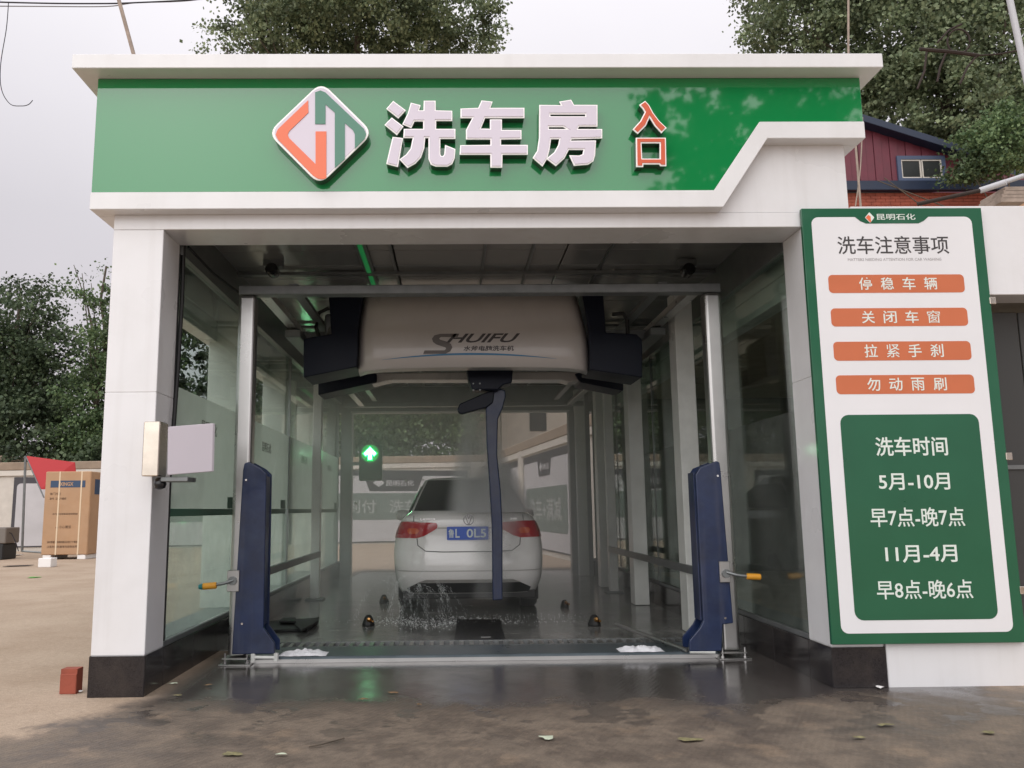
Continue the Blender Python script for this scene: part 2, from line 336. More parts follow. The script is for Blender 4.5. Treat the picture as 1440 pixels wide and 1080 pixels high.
# ------------------------------------------------------------------ ground
def ground_material():
    m = bpy.data.materials.new('concrete_ground'); m.use_nodes = True; n = m.node_tree; L = n.links.new; b = n.nodes['Principled BSDF']
    g = n.nodes.new('ShaderNodeNewGeometry'); s = n.nodes.new('ShaderNodeSeparateXYZ'); L(g.outputs['Position'], s.inputs[0])
    def noise_(sc, det=5, ro=.6, vec=None):
        t = n.nodes.new('ShaderNodeTexNoise'); t.inputs['Scale'].default_value = sc; t.inputs['Detail'].default_value = det; t.inputs['Roughness'].default_value = ro
        L(vec or g.outputs['Position'], t.inputs['Vector']); return t.outputs['Fac']
    def rng_(v, a, b_, c=0, d=1, smooth=True):
        r = n.nodes.new('ShaderNodeMapRange'); r.interpolation_type = 'SMOOTHSTEP' if smooth else 'LINEAR'
        L(v, r.inputs['Value']); 
        for k, x in zip(('From Min', 'From Max', 'To Min', 'To Max'), (a, b_, c, d)): r.inputs[k].default_value = x
        return r.outputs[0]
    def mth(op, a, b_):
        k = n.nodes.new('ShaderNodeMath'); k.operation = op
        for i, x in enumerate((a, b_)):
            if isinstance(x, (int, float)): k.inputs[i].default_value = x
            else: L(x, k.inputs[i])
        return k.outputs[0]
    def mixc(f, a, b_):
        k = n.nodes.new('ShaderNodeMix'); k.data_type = 'RGBA'
        if isinstance(f, (int, float)): k.inputs[0].default_value = f
        else: L(f, k.inputs[0])
        for i, x in ((6, a), (7, b_)):
            if isinstance(x, tuple): k.inputs[i].default_value = (*x, 1)
            else: L(x, k.inputs[i])
        return k.outputs[2]
    big = noise_(.9); med = noise_(3.2, 6, .65); fine = noise_(26, 4); grit = noise_(120, 2)
    dry = mixc(rng_(big, .3, .7), (.37, .275, .195), (.45, .35, .26)); dry = mixc(rng_(med, .5, .8, 0, .5), dry, (.31, .225, .155))
    damp = mixc(rng_(med, .38, .62), (.125, .099, .078), (.19, .15, .113)); damp = mixc(rng_(fine, .5, .75, 0, .35), damp, (.19, .14, .1))
    wet = mixc(rng_(big, .35, .65), (.05, .043, .04), (.075, .065, .06))
    # the damp fan in front of the bay: distance from a line x in (-2, 3), y below 0
    wob = mth('MULTIPLY', mth('SUBTRACT', med, .5), 1.3); wob2 = mth('MULTIPLY', mth('SUBTRACT', big, .5), 1.0)
    xl = mth('ADD', s.outputs['X'], mth('ADD', mth('MULTIPLY', wob, rng_(s.outputs['Y'], -.9, .1, 1, .1)), mth('MULTIPLY', mth('MINIMUM', s.outputs['Y'], 0), -.45)))     # left edge, widening towards the camera
    lm = rng_(xl, -2.2, -1.85)
    xr = mth('ADD', s.outputs['X'], wob); rm = rng_(xr, 3.1, 3.9, 1, 0)
    back = rng_(s.outputs['Y'], 10.5, 12, 1, 0)
    dampm = mth('MULTIPLY', mth('MULTIPLY', lm, rm), back)
    farwet = rng_(mth('ADD', s.outputs['Y'], wob2), 10, 13, 0, .0)
    yw = mth('ADD', s.outputs['Y'], mth('ADD', wob, wob2)); wy = rng_(yw, -.55, -.05)
    wetm = mth('MULTIPLY', dampm, wy)
    pud = mth('MULTIPLY', rng_(noise_(1.7, 5), .52, .55), dampm); pud = mth('MULTIPLY', pud, rng_(s.outputs['Y'], -1.7, -.3))
    wetm = mth('MAXIMUM', wetm, mth('MULTIPLY', pud, .7))
    inner = mth('MULTIPLY', rng_(s.outputs['Y'], 1.2, 1.5), dampm)
    c = mixc(dampm, dry, damp); c = mixc(wetm, c, wet)
    # pale dried silt islands
    silt = mth('MULTIPLY', mth('MULTIPLY', rng_(noise_(2.6, 5, .6), .56, .68), dampm), rng_(s.outputs['Y'], -.1, -.5, 0, .6)); c = mixc(silt, c, (.27, .2, .14))
    # expansion joints
    L(c, b.inputs['Base Color'])
    ro = n.nodes.new('ShaderNodeMix'); ro.data_type = 'FLOAT'; L(wetm, ro.inputs[0]); L(rng_(med, .3, .7, .5, .8), ro.inputs[2]); L(rng_(med, .35, .65, .07, .2), ro.inputs[3])
    r2 = n.nodes.new('ShaderNodeMix'); r2.data_type = 'FLOAT'; L(dampm, r2.inputs[0]); r2.inputs[2].default_value = .9; L(ro.outputs[0], r2.inputs[3]); L(r2.outputs[0], b.inputs['Roughness'])
    # broom grooves
    mp = n.nodes.new('ShaderNodeMapping'); mp.inputs['Rotation'].default_value = (0, 0, R(28)); mp.inputs['Scale'].default_value = (1, 1, 1); L(g.outputs['Position'], mp.inputs[0])
    wv = n.nodes.new('ShaderNodeTexWave'); wv.inputs['Scale'].default_value = 9; wv.inputs['Distortion'].default_value = 1.5; wv.inputs['Detail'].default_value = 2; L(mp.outputs[0], wv.inputs['Vector'])
    hgt = mth('ADD', mth('MULTIPLY', wv.outputs['Fac'], .2), mth('ADD', mth('MULTIPLY', fine, .8), mth('MULTIPLY', grit, .5)))
    gc = n.nodes.new('ShaderNodeMix'); gc.data_type = 'RGBA'; gc.blend_type = 'MULTIPLY'; gc.inputs[0].default_value = 1; L(c, gc.inputs[6]); L(rng_(mth('ADD', mth('MULTIPLY', grit, .6), mth('MULTIPLY', fine, .4)), .35, .65, .78, 1.2, False), gc.inputs[7]); L(gc.outputs[2], b.inputs['Base Color'])
    bp = n.nodes.new('ShaderNodeBump'); bp.inputs['Distance'].default_value = .012; L(hgt, bp.inputs['Height']); L(rng_(wetm, 0, 1, .6, .06), bp.inputs['Strength']); L(bp.outputs[0], b.inputs['Normal'])
    return m
GROUND = ground_material()
gm = MB().add([(-600, -400, 0), (600, -400, 0), (600, 900, 0), (-600, 900, 0)], [(0, 1, 2, 3)])
g_ = build('ground', gm, GROUND, kind='structure')
BAYF = mat('wet_bay_concrete', (.17, .168, .16), .16, var=.35, vscale=1.6, detail=6, dirt=((.4, .39, .37), .6, 2.2), bump=.12, bscale=9)
build('bay_floor', MB().box(-2.13, 2.43, 1.78, 9.6, -.05, .006), BAYF, kind='structure')

# ------------------------------------------------------------------ car wash building
XA, XB, XD, XF = -2.495, -2.14, 2.432, 2.785
TZ, HZ = .262, 3.19
wash = thing('car_wash_building', (.15, 4.8, 0), 'white car wash building with open bay, glass sides and green fascia', 'building')
def cladding(x0, x1, y0, y1, seams, parent):
    zs = [TZ] + seams + [HZ]
    for a, b in zip(zs[:-1], zs[1:]): bx('cladding_panel', (x0, x1, y0, y1, a+.0012, b-.0012), WHITE, parent, .004)
for x0, x1, sm in ((XA, XB, [2.02]), (XD, XF, [2.1])):
    col = bx('front_column', (x0+.004, x1-.004, .004, .346, 0, HZ-.002), WHITE2, wash)
    cladding(x0, x1, 0, .35, sm, col)
    for a, b in ((x0-.006, x1+.006),):
        build('tile', MB().box(a, b, -.008, .0, 0, TZ), TILE, col, .002)
    xi0, xi1 = (x1, x1+.007) if x0 < 0 else (x0-.007, x0)
    build('tile', MB().box(xi0, xi1, .001, .35, 0, TZ), TILE, col, .002)
    xo0, xo1 = (x0-.007, x0) if x0 < 0 else (x1, x1+.007)
    build('tile', MB().box(xo0, xo1, .001, .35, 0, TZ), TILE, col, .002)
# header beam over the opening
hb = bx('header_beam', (XA, XF, .0, .36, HZ, 3.30), WHITE, wash, .004)
# upper wall under the fascia steps up at the right
build('upper_wall', MB().fan(XZ, [(XA, 3.302), (XF, 3.302), (XF, 3.95), (XA, 3.95)], -.3, -.004), WHITE, wash)
bx('side_wall', (XF-.04, XF, .302, 9.6, 3.302, 4.25), WHITE, wash); bx('side_wall', (XA, XA+.04, .302, 9.6, 3.302, 4.25), WHITE, wash)
OL, OR = -2.624, 2.890
band = [(OL, 3.299), (1.834, 3.299), (2.18, 3.812), (OR, 3.812), (OR, 3.94), (2.131, 3.94), (1.775, 3.425), (OL, 3.425)]
build('white_band', MB().fan(XZ, band, -.02, .115), WHITE2, wash, .004)
gp = [(OL+.004, 3.427), (1.7755, 3.427), (2.1325, 3.942), (OR-.004, 3.942), (OR-.004, 4.28), (OL+.004, 4.28)]
build('fascia_panel', MB().fan(XZ, gp, .06, .106), GREEN, wash, .002)
build('fascia_backing', MB().fan(XZ, [(OL+.03, 3.5), (1.7, 3.5), (2.1, 3.97), (OR-.03, 3.97), (OR-.03, 4.28), (OL+.03, 4.28)], -.1, .058), STEELD, wash)
# side returns of the band and the fascia run back along the building
for x0, x1, z0 in ((OL, OL+.12, 3.299), (OR-.105, OR, 3.812)):
    bx('side_band', (x0, x1, .021, 9.7, z0, z0+.126), WHITE2, wash, .004)
    for k in range(4): bx('side_fascia_panel', (x0+.006, x1-.006, .03+k*2.41, .03+(k+1)*2.41-.003, z0+.128, 4.28), GREEN, wash, .002)
# cornice cap
C0, C1 = -2.745, 2.988
co = build('cornice', MB().box(C0, C1, -.25, .06, 4.282, 4.388).box(C0, C0+.2, .061, 9.8, 4.282, 4.388).box(C1-.2, C1, .061, 9.8, 4.282, 4.388), WHITE2, wash, .004)
bx('roof_deck', (-2.5, 2.78, .07, 9.7, 4.2, 4.27), STEELD, wash)
bx('soffit', (XA+.04, XF-.04, .361, 9.4, 3.56, 3.6), STEELD, wash)
bx('interior_header_back', (XB-.05, XD+.05, .361, .39, 3.302, 3.5), STEELD, wash)
# ceiling panels run across the bay, with dark joints
for k in range(3):
    for j in range(20):
        y0 = .42+j*.45; x0 = -2.12+k*1.52
        bx('ceiling_panel', (x0+.004, x0+1.512, y0+.004, y0+.446, 3.452, 3.47), CEIL, wash, .003)
for x in (-.9, -.62, .2, .62, 1.3): bx('ceiling_joint', (x-.012, x+.012, .42, 9.4, 3.434, 3.4515), STEELD, wash)
for y in (1.9, 4.2, 6.6): bx('ceiling_rib', (-2.12, 2.42, y, y+.06, 3.405, 3.433), STEELD, wash)
# side glazing
YC = [2.38, 4.73, 7.08, 9.25]
for side in (-1, 1):
    xg = -2.165 if side < 0 else 2.455
    ox0, ox1 = (-2.5, -2.21) if side < 0 else (2.14, 2.32)
    inn = XB if side < 0 else XD
    bx('plinth', (min(inn, inn+side*.3), max(inn, inn+side*.3), .352, 9.6, 0, TZ-.03), STEELD, wash)
    for k in range(14):
        y0 = .353+k*.66; xa, xb = (inn-.012, inn) if side < 0 else (inn, inn+.012)
        build('tile', MB().box(xa+ (.0 if side<0 else -.008), xb+(.008 if side < 0 else 0), y0+.002, min(y0+.657, 9.59), 0, TZ-.004), TILE, wash, .002)
    bx('sill', (min(inn-.01*side*0, inn+side*.3), max(inn, inn+side*.3), .353, 9.6, TZ-.003, TZ+.035), STEELD, wash, .004)
    ys = [.352] + YC
    for i, y in enumerate(YC):
        y1 = .4 if i == 3 else .3
        bx('side_column', (ox0, ox1, y, y+y1-.05, TZ+.036 if side < 0 else .012, 3.35), INWHITE, wash, .006)
    for a, b in zip(ys[:-1], ys[1:]):
        bx('glass_pane', (xg-.006, xg+.006, a+.02, b-.012+.02, TZ+.04, 3.12), GLASS, wash)
        if side < 0:
            fm = bx('frosted_film', (xg+.008, xg+.0095, a+.03, b, 1.225, 2.13), VEIL, wash); bx('wet_film', (xg+.008, xg+.0092, a+.03, b, TZ+.045, 1.165), VEIL2, wash)
            bx('green_stripe', (xg+.008, xg+.010, a+.03, b-.12, 1.167, 1.223), POSTG, wash); bx('stripe_tab', (xg+.0096, xg+.011, b-.42, b-.13, 1.226, 1.33), POSTG, wash)
            build('lettering', text_mb(frame((xg+.010, 0, 0), (0, 1, 0)), '昆明石化', a+.75 if a < 1 else a+.9, a+1.2 if a < 1 else a+1.35, 1.84, 1.95, .0005, .0015, .005), LOGOGREY, fm)
        else: bx('wet_film', (xg-.0092, xg-.008, a+.03, b, TZ+.045, 1.9), VEIL3, wash)
        bx('gasket', (xg-.012, xg+.022, b-.004, b+.016, TZ+.04, 3.12), STEELD, wash)
    bx('gasket', (xg-.02*0-.012, xg+.03, .353, .371, TZ+.04, 3.12), BLACK, wash)
    # glazing head trim and the outer beam seen through the glass
    bx('head_trim', (min(xg-.03, xg+.045), max(xg-.03, xg+.045), .37, 9.5, 3.121, 3.45), STEELD, wash)
    xo = (-2.56, -2.42) if side < 0 else (2.6, 2.74)
    bx('outer_beam', (*xo, .36, 9.6, 2.86, 3.06), WHITE, wash, .004); bx('outer_beam', (*xo, .36, 9.6, 3.068, 3.28), WHITE, wash, .004)
# exit end
bx('exit_lintel', (-2.49, 2.78, 9.45, 9.62, 2.965, 3.45), STEELD, wash); bx('exit_lintel_trim', (-1.96, 2.07, 9.44, 9.449, 2.965, 2.995), WHITE2, wash)
bx('exit_upper_wall', (-2.49, 2.78, 9.63, 9.7, 3.3, 4.27), WHITE, wash)
bx('exit_column', (-2.13, -1.93, 9.38, 9.63, 0, 2.964), STEELD, wash, .005); bx('exit_column', (2.04, 2.42, 9.38, 9.63, 0, 2.964), STEELD, wash, .005)
# cable hanging down the corner
pts = [at(258, 345, X=-2.125), at(256, 420, X=-2.13), at(250, 520, X=-2.13), at(244, 600, X=-2.128)]
build('drain_hose', MB().tube([at(335, 411, X=-2.12), at(300, 385, X=-2.12), at(264, 347, X=-2.12)], .012).tube(pts, .017), BLACK, wash, smooth=True)

# ------------------------------------------------------------------ sign letters
def pm(ox, oy, s, Y): return lambda p: (lambda q: (q.x, q.z))(at(ox+p[0]/s, oy+p[1]/s, Y=Y))
YL = -.185
mA = pm(370, 110, 4.8, YL); mB = pm(650, 110, 4.8, YL)
xi = [[(878,153),(963,216),(912,270),(831,206)], [(868,265),(947,325),(903,383),(819,315)], [(874,396),(944,404),(910,598),(831,578)],
 [(997,165),(1063,182),(1052,217),(1082,217),(1084,152),(1165,152),(1165,217),(1277,220),(1277,287),(1168,287),(1168,342),(1298,342),(1298,408),(1196,408),(1196,512),(1201,524),(1213,526),(1222,515),(1228,450),(1298,478),(1293,540),(1276,578),(1245,595),(1165,595),(1132,582),(1116,545),(1116,402),(1094,402),(1088,470),(1065,535),(1028,575),(975,605),(920,548),(965,515),(995,475),(1010,402),(946,402),(950,342),(1080,342),(1080,290),(1022,290),(1000,335),(940,310),(975,240)]]
che = [[(130,150),(205,158),(190,200),(420,200),(420,268),(155,268),(125,340),(187,342),(187,278),(268,278),(268,350),(400,350),(400,410),(262,412),(262,450),(443,450),(443,515),(272,515),(270,602),(190,602),(190,515),(-18,515),(-14,452),(190,450),(190,412),(25,412),(25,350),(68,268),(-12,268),(-12,205),(108,200)]]
fang = [[(655,158),(735,145),(755,180),(913,180),(913,325),(790,325),(780,343),(945,343),(945,405),(740,410),(735,422),(903,420),(897,520),(885,560),(850,582),(755,590),(722,520),(790,522),(812,513),(818,482),(720,482),(690,540),(632,592),(568,543),(620,500),(648,450),(655,410),(600,410),(590,480),(575,540),(542,595),(475,537),(505,490),(518,400),(520,180),(668,182)],
 [(595,243),(830,243),(830,257),(595,257)], [(585,328),(682,328),(705,343),(585,343)]]
ru = [[(1235,153),(1262,182),(1290,235),(1330,288),(1380,335),(1345,370),(1300,322),(1265,265),(1240,320),(1185,375),(1150,345),(1200,290),(1232,228),(1218,205),(1195,180)]]
kou = [[(1172,402),(1374,402),(1378,592),(1338,592),(1330,580),(1222,580),(1222,598),(1175,598)], [(1210,438),(1333,438),(1333,543),(1215,543)]]
def letter(sp, mp, face, parent):
    sp = [[mp(p) for p in s] for s in sp]
    f = build('letter_face', glyphs(XZ, sp, .1855, .192, -.0085), face, parent)
    build('rim', glyphs(XZ, sp, .176, .1853), RIM, f); build('side', glyphs(XZ, sp, .1075, .1758, -.002), RETURN, f)
big_l = thing('channel_letters', (.2, -.11, 3.56), 'large lilac raised characters 洗车房 with white rims on green fascia', 'sign lettering')
for s, mp in ((xi, mA), (che, mB), (fang, mB)): letter(s, mp, LILAC, big_l)
sm_l = thing('channel_letters', (1.32, -.11, 3.56), 'small red characters 入口 stacked at right end of fascia lettering', 'sign lettering')
for s in (ru, kou): letter(s, mB, REDOR, sm_l)
# logo
lg = thing('logo_sign', (-1.008, -.11, 3.48), 'diamond shaped logo plate in orange, green and lilac on fascia', 'logo sign')
def diamond(cx_, cz_, hw, hh, r, n=6):
    pts = []
    for k, (dx, dz) in enumerate(((1, 0), (0, 1), (-1, 0), (0, -1))):
        ex = Vector((dx*hw, dz*hh)); nx = [(1,0),(0,1),(-1,0),(0,-1)][(k-1) % 4]; nn = [(1,0),(0,1),(-1,0),(0,-1)][(k+1) % 4]
        a = ex + (Vector((nx[0]*hw, nx[1]*hh))-ex)*r; b = ex + (Vector((nn[0]*hw, nn[1]*hh))-ex)*r
        for j in range(n+1):
            t = j/n; p = a*(1-t)**2 + ex*2*t*(1-t) + b*t*t; pts.append((cx_+p.x, cz_+p.y))
    return pts
LC, LZ = -1.008, 3.826
build('side', MB().fan(XZ, diamond(LC, LZ, .368, .382, .17), .1075, .18), RETURN, lg)
build('rim', MB().fan(XZ, diamond(LC, LZ, .37, .384, .17), .1802, .19), RIM, lg, .003)
build('face', MB().fan(XZ, diamond(LC, LZ, .352, .366, .17), .1902, .1935), LILAC, lg)
def lpoly(name, pts, m): 
    pts = [pm(370, 110, 4.8, -.19)(p) for p in pts]; build(name, glyphs(XZ, [pts], .1937, .198), m, lg)
lpoly('orange_stroke', [(305,152),(307,235),(176,362),(168,384),(176,406),(355,582),(355,362),(428,362),(428,676),(405,684),(370,680),(340,662),(100,415),(86,383),(100,348)], ORANGE)
lpoly('green_stroke', [(352,98),(388,86),(420,98),(682,345),(697,380),(686,412),(620,478),(620,380),(605,350),(553,306),(553,548),(485,608),(485,235),(422,180),(422,312),(352,312)], LGREEN)

# ------------------------------------------------------------------ notice board at right
nb = thing('notice_board', (3.065, -.03, .28), 'tall white and green car wash rules board on right column', 'notice board')
YS = .055
SX0, SX1, SZ0, SZ1 = 2.418, 3.722, .285, 3.312
build('board', MB().fan(XZ, [(SX0, SZ0), (SX1, SZ0), (SX1, SZ1), (SX0, SZ1)], .012, .045), SIGNG, nb, .003)
wp = rrect(2.484, 3.642, .356, 3.245, .05)
build('white_field', MB().fan(XZ, wp, .0452, .047), SIGNW, nb)
build('header_tab', MB().fan(XZ, [(2.80, 3.2455), (2.835, 3.215), (2.875, 3.196), (3.255, 3.196), (3.295, 3.215), (3.33, 3.2455)], .0472, .049), SIGNG, nb)
dm = [(x, z) for x, z in diamond(2.905, 3.24, .034, .04, .1)]
build('logo_mark', MB().fan(XZ, dm, .0492, .0505), SIGNT, nb); build('logo_mark', MB().fan(XZ, [(2.876, 3.24), (2.905, 3.205), (2.912, 3.205), (2.912, 3.248), (2.895, 3.26)], .0507, .0512), ORANGE, nb)
build('lettering', text_mb(XZ, '昆明石化', 2.955, 3.235, 3.222, 3.268, .0492, .0505, .008), SIGNT, nb)
build('lettering', text_mb(XZ, '洗车注意事项', 2.659, 3.458, 2.97, 3.103, .0472, .0485, .006), SIGNK, nb, label='dark title characters 洗车注意事项')
build('lettering', text_mb(XZ, 'MATTERS NEEDING ATTENTION FOR CAR WASHING', 2.725, 3.395, 2.92, 2.94, .0472, .0485), mat('small_grey_print', (.4, .38, .38), .5), nb)
for (z0, z1), s in zip(((2.686, 2.818), (2.444, 2.575), (2.2, 2.335), (1.964, 2.097)), ('停稳车辆', '关闭车窗', '拉紧手刹', '勿动雨刷')):
    pl = build('rule_panel', MB().fan(XZ, rrect(2.573, 3.543, z0, z1, .03), .0472, .0485), SIGNO, nb)
    for k, ch in enumerate(s):
        xc = 2.835+k*.155; build('lettering', text_mb(XZ, ch, xc-.045, xc+.047, z0+.022, z1-.02, .0487, .05, 0 if ch in '紧窗' else .008), SIGNT, pl)
hp = build('hours_panel', MB().fan(XZ, rrect(2.582, 3.548, .44, 1.82, .06), .0472, .0485), SIGNG, nb)
for s, x0, x1, z0, z1, b in (('洗车时间', 2.812, 3.312, 1.533, 1.665, .014), ('5月-10月', 2.815, 3.305, 1.3, 1.415, .014), ('早7点-晚7点', 2.738, 3.384, 1.053, 1.182, .008), ('11月-4月', 2.82, 3.308, .815, .93, .014), ('早8点-晚6点', 2.742, 3.392, .575, .7, .008)):
    build('lettering', text_mb(XZ, s, x0, x1, z0, z1, .0487, .05, b), SIGNT, hp)
for z in (.6, 1.5, 2.6): build('clip', MB().box(SX1-.01, SX1+.035, -.052, -.008, z, z+.05), STAIN, nb, .003)

# ------------------------------------------------------------------ neighbouring building with open shed
sh = thing('neighbour_building', (6.6, 2, 0), 'white neighbouring building with wide dark opening right of the bay', 'building')
bx('lintel_wall', (XF+.012, 11.5, 0, .25, 2.68, 3.342), WHITE, sh, .004)
bx('low_wall', (XF+.012, 11.5, 0, .25, -.02, .31), WHITE, sh, .004); bx('pier', (6.3, 6.6, .001, .249, .311, 2.679), WHITE, sh)
bx('back_wall', (2.9, 11.5, 9.9, 10.1, 0, 3.3), DARKIN, sh); bx('end_wall', (11.3, 11.5, .26, 9.89, 0, 3.3), WHITE, sh); bx('roof', (2.93, 11.5, .26, 10.1, 3.25, 3.335), CONC, sh)
for k in range(4): bx('shutter_panel', (3.55+k*.6, 4.14+k*.6, .3, .32, .32, 2.62), mat('grey_shutter_%d'%k, (.06+.01*k, .06+.01*k, .058+.01*k), .5, metal=.3), sh, .004)
for z, dz in ((1.45, .03),): bx('shutter_rail', (3.52, 6.0, .285, .299, z, z+dz), STEELD, sh)
bx('floor_slab', (2.93, 11.3, .26, 9.89, 0, .012), CONC, sh)

# ------------------------------------------------------------------ white box on the left column
wb = thing('wall_box', (-2.1, -.05, 1.43), 'stainless reader box with blank white panel on left column', 'payment box')
bx('housing', (-2.155, -2.045, -.17, -.01, 1.435, 1.8), STAIN, wb, .006)
fp = frame(at(234, 598, Y=-.19)); p0 = at(236, 600, Y=-.19); p1 = at(299.5, 595, Y=-.02); q0 = at(235, 668, Y=-.19); q1 = at(298, 663, Y=-.02)
build('white_panel', MB().hexa([p0, p1, q1, q0], [p + Vector((.01, .02, 0)) for p in (p0, p1, q1, q0)]), mat('blank_panel', (.64, .59, .64), .5, var=.02), wb, .003)
bx('shelf', (-2.04, -1.86, -.13, .05, 1.4, 1.43), STEELD, wb, .004)
build('knob', MB().lathe((-2.06, -.08, 1.385), [(.01, -.035), (.035, -.025), (.042, 0), (.035, .03), (.02, .045)], n=14), BLACKP, wb, smooth=True)

# ------------------------------------------------------------------ gantry frame
fr_ = thing('gantry_frame', (.15, 3.5, 0), 'galvanised steel portal frame carrying the wash machine rails', 'steel frame')
YP = 1.129
for x0, x1, sd_ in ((-1.895, -1.752, -1), (2.055, 2.203, 1)):
    p = build('post', MB().box(x0, x1, YP, YP+.14, .055, 3.01), GALV, fr_, .03, seg=4)
    bx('base_plate', (x0-.03, x1+.03, YP-.05, YP+.2, .045, .054), GALV, p, .002); bx('foot_plate', (x0-.05, x1+.06, YP-.07, YP+.22, .001, .01), GALV, p, .002)
    for xx in (x0-.01, x1+.02):
        for yy in (YP-.03, YP+.17): build('anchor_bolt', MB().lathe((xx, yy, .0), [(.008, 0), (.008, .09)], n=6).lathe((xx, yy, .012), [(.016, 0), (.016, .012)], n=6), GALV, p)
for x0, x1, y in ((-2.03, -1.91, 5.75), (2.13, 2.25, 6.3)):
    p = bx('post', (x0, x1, y, y+.12, .03, 3.0), INWHITE, fr_, .006); bx('base_plate', (x0-.06, x1+.06, y-.06, y+.18, .007, .029), STEELD, p, .003)
bx('cross_beam', (-1.895, 2.203, YP+.001, YP+.12, 3.012, 3.09), STEELD, fr_, .006)
bx('cross_beam', (-2.03, 2.25, 8.9, 9.02, 3.012, 3.09), STEELD, fr_, .006); bx('cross_beam', (-2.03, 2.25, 5.76, 5.85, 3.16, 3.24), STEELD, fr_, .006)
for x in (-1.7, 2.0):
    bx('rail', (x-.05, x+.05, YP+.121, 8.89, 3.02, 3.085), GALV, fr_, .004); bx('cable_tray', (x+(.2 if x < 0 else -.3), x+(.28 if x < 0 else -.22), YP+.13, 8.8, 3.1, 3.14), STEELD, fr_)
for x0, x1, y1 in ((-1.93, -1.89, 5.749), (2.12, 2.16, 6.299)): bx('side_guard_rail', (x0, x1, YP+.15, y1, .58, .655), STEELD, fr_, .004)

# blue wheel guards on the posts
def guard(sign, x_out, label):
    t = thing('post_guard', (x_out, YP, .08), label, 'post guard', 'blue guard plates on the front posts')
    s = sign
    pr = [(-1.51, .085), (-1.51, .165), (-1.60, .285), (-1.608, 1.50), (-1.655, 1.545), (-1.752, 1.598), (-1.79, 1.585), (-1.80, 1.53), (-1.845, .085)]
    if s > 0: pr = [(1.775, .065), (1.775, .15), (1.868, .25), (1.895, .30), (1.89, 1.46), (1.93, 1.52), (2.07, 1.572), (2.095, 1.56), (2.1, 1.5), (2.135, .28), (2.05, .27), (2.03, .065)][::-1]
    build('plate', MB().fan(frame((0, YP-.02, 0)), pr, 0, .035), NAVY, t, .008, seg=2)
    build('side_flange', MB().fan(frame((0, YP+.16, 0)), [(p[0], p[1]) for p in pr], 0, .02), NAVY, t, .004)
    xa = -1.615 if s < 0 else 1.893
    bx('inner_web', (min(xa, xa-s*.0-.012), xa+.0, YP-.019, YP+.139, .3, 1.48), NAVY, t)
    for z in (.32, 1.45): build('screw', MB().lathe(((-1.77 if s < 0 else 2.07), YP-.057, z), [(.009, 0), (.009, .006)], ax=(0, -1, 0), n=8), CHROME, t)
    k = thing('hook_handle', ((-1.86 if s < 0 else 2.13), YP-.07, .62), 'yellow grip crank handle with teal cap on %s blue post guard' % ('left' if s < 0 else 'right') if s < 0 else 'plain yellow grip crank handle on right blue post guard', 'handle', 'yellow crank handles on the post guards')
    if s < 0:
        bx('bracket', (-1.895, -1.80, YP-.075, YP-.056, .57, .735), GALV, k, .003)
        build('crank', MB().tube([(-1.84, YP-.09, .66), (-1.9, YP-.12, .64), (-1.96, YP-.13, .63)], .012).lathe((-1.85, YP-.075, .655), [(.035, 0), (.035, .02)], ax=(0, -1, 0), n=10), STEELD, k)
        build('grip', MB().tube([(-1.96, YP-.13, .625), (-2.065, YP-.14, .618)], .026, 14), YEL, k, .005, smooth=True); build('cap', MB().tube([(-2.0655, YP-.14, .618), (-2.095, YP-.142, .616)], .025, 14, r1=.018), TEAL, k, smooth=True)
    else:
        bx('bracket', (2.04, 2.125, YP-.075, YP-.056, .6, .765), GALV, k, .003)
        build('crank', MB().tube([(2.09, YP-.09, .68), (2.16, YP-.12, .66), (2.24, YP-.13, .65)], .012).lathe((2.09, YP-.075, .67), [(.035, 0), (.035, .02)], ax=(0, -1, 0), n=10), STEELD, k)
        build('grip', MB().tube([(2.235, YP-.13, .65), (2.345, YP-.14, .645)], .025, 14), YEL, k, .005, smooth=True)
guard(-1, -1.75, 'navy blue guard plate on left galvanised post'); guard(1, 2.05, 'navy blue guard plate on right galvanised post')

# threshold channel, drain grate
th = bx('threshold_channel', (-1.74, 2.04, 1.16, 1.62, .001, .05), mat('blue_grey_steel', (.1, .125, .14), .3, metal=.5, var=.2, vscale=5), None, .006, label='blue grey steel threshold channel lying across the bay entrance', category='threshold')
bx('front_lip', (-1.74, 2.04, 1.148, 1.159, .001, .03), GALV, th)
dg_ = thing('drain_grate', (.1, 1.7, .01), 'black slotted drain grate just behind the steel threshold', 'drain grate')
bx('rim', (-1.72, 2.03, 1.63, 1.65, .006, .05), STEELD, dg_); bx('rim', (-1.72, 2.03, 1.88, 1.9, .006, .05), STEELD, dg_)
n_b = 43
m0 = None
for k in range(n_b):
    x = -1.7+k*.087
    b = bx('bar', (x, x+.036, 1.651, 1.879, .012, .046), GALV, dg_) if m0 is None else None
    if m0 is None: m0 = b
    else:
        c = m0.copy(); COL.objects.link(c); c.parent = dg_; c.location.x += k*.087
bx('trough', (-1.7, 2.02, 1.655, 1.875, .0075, .009), BLACK, dg_)

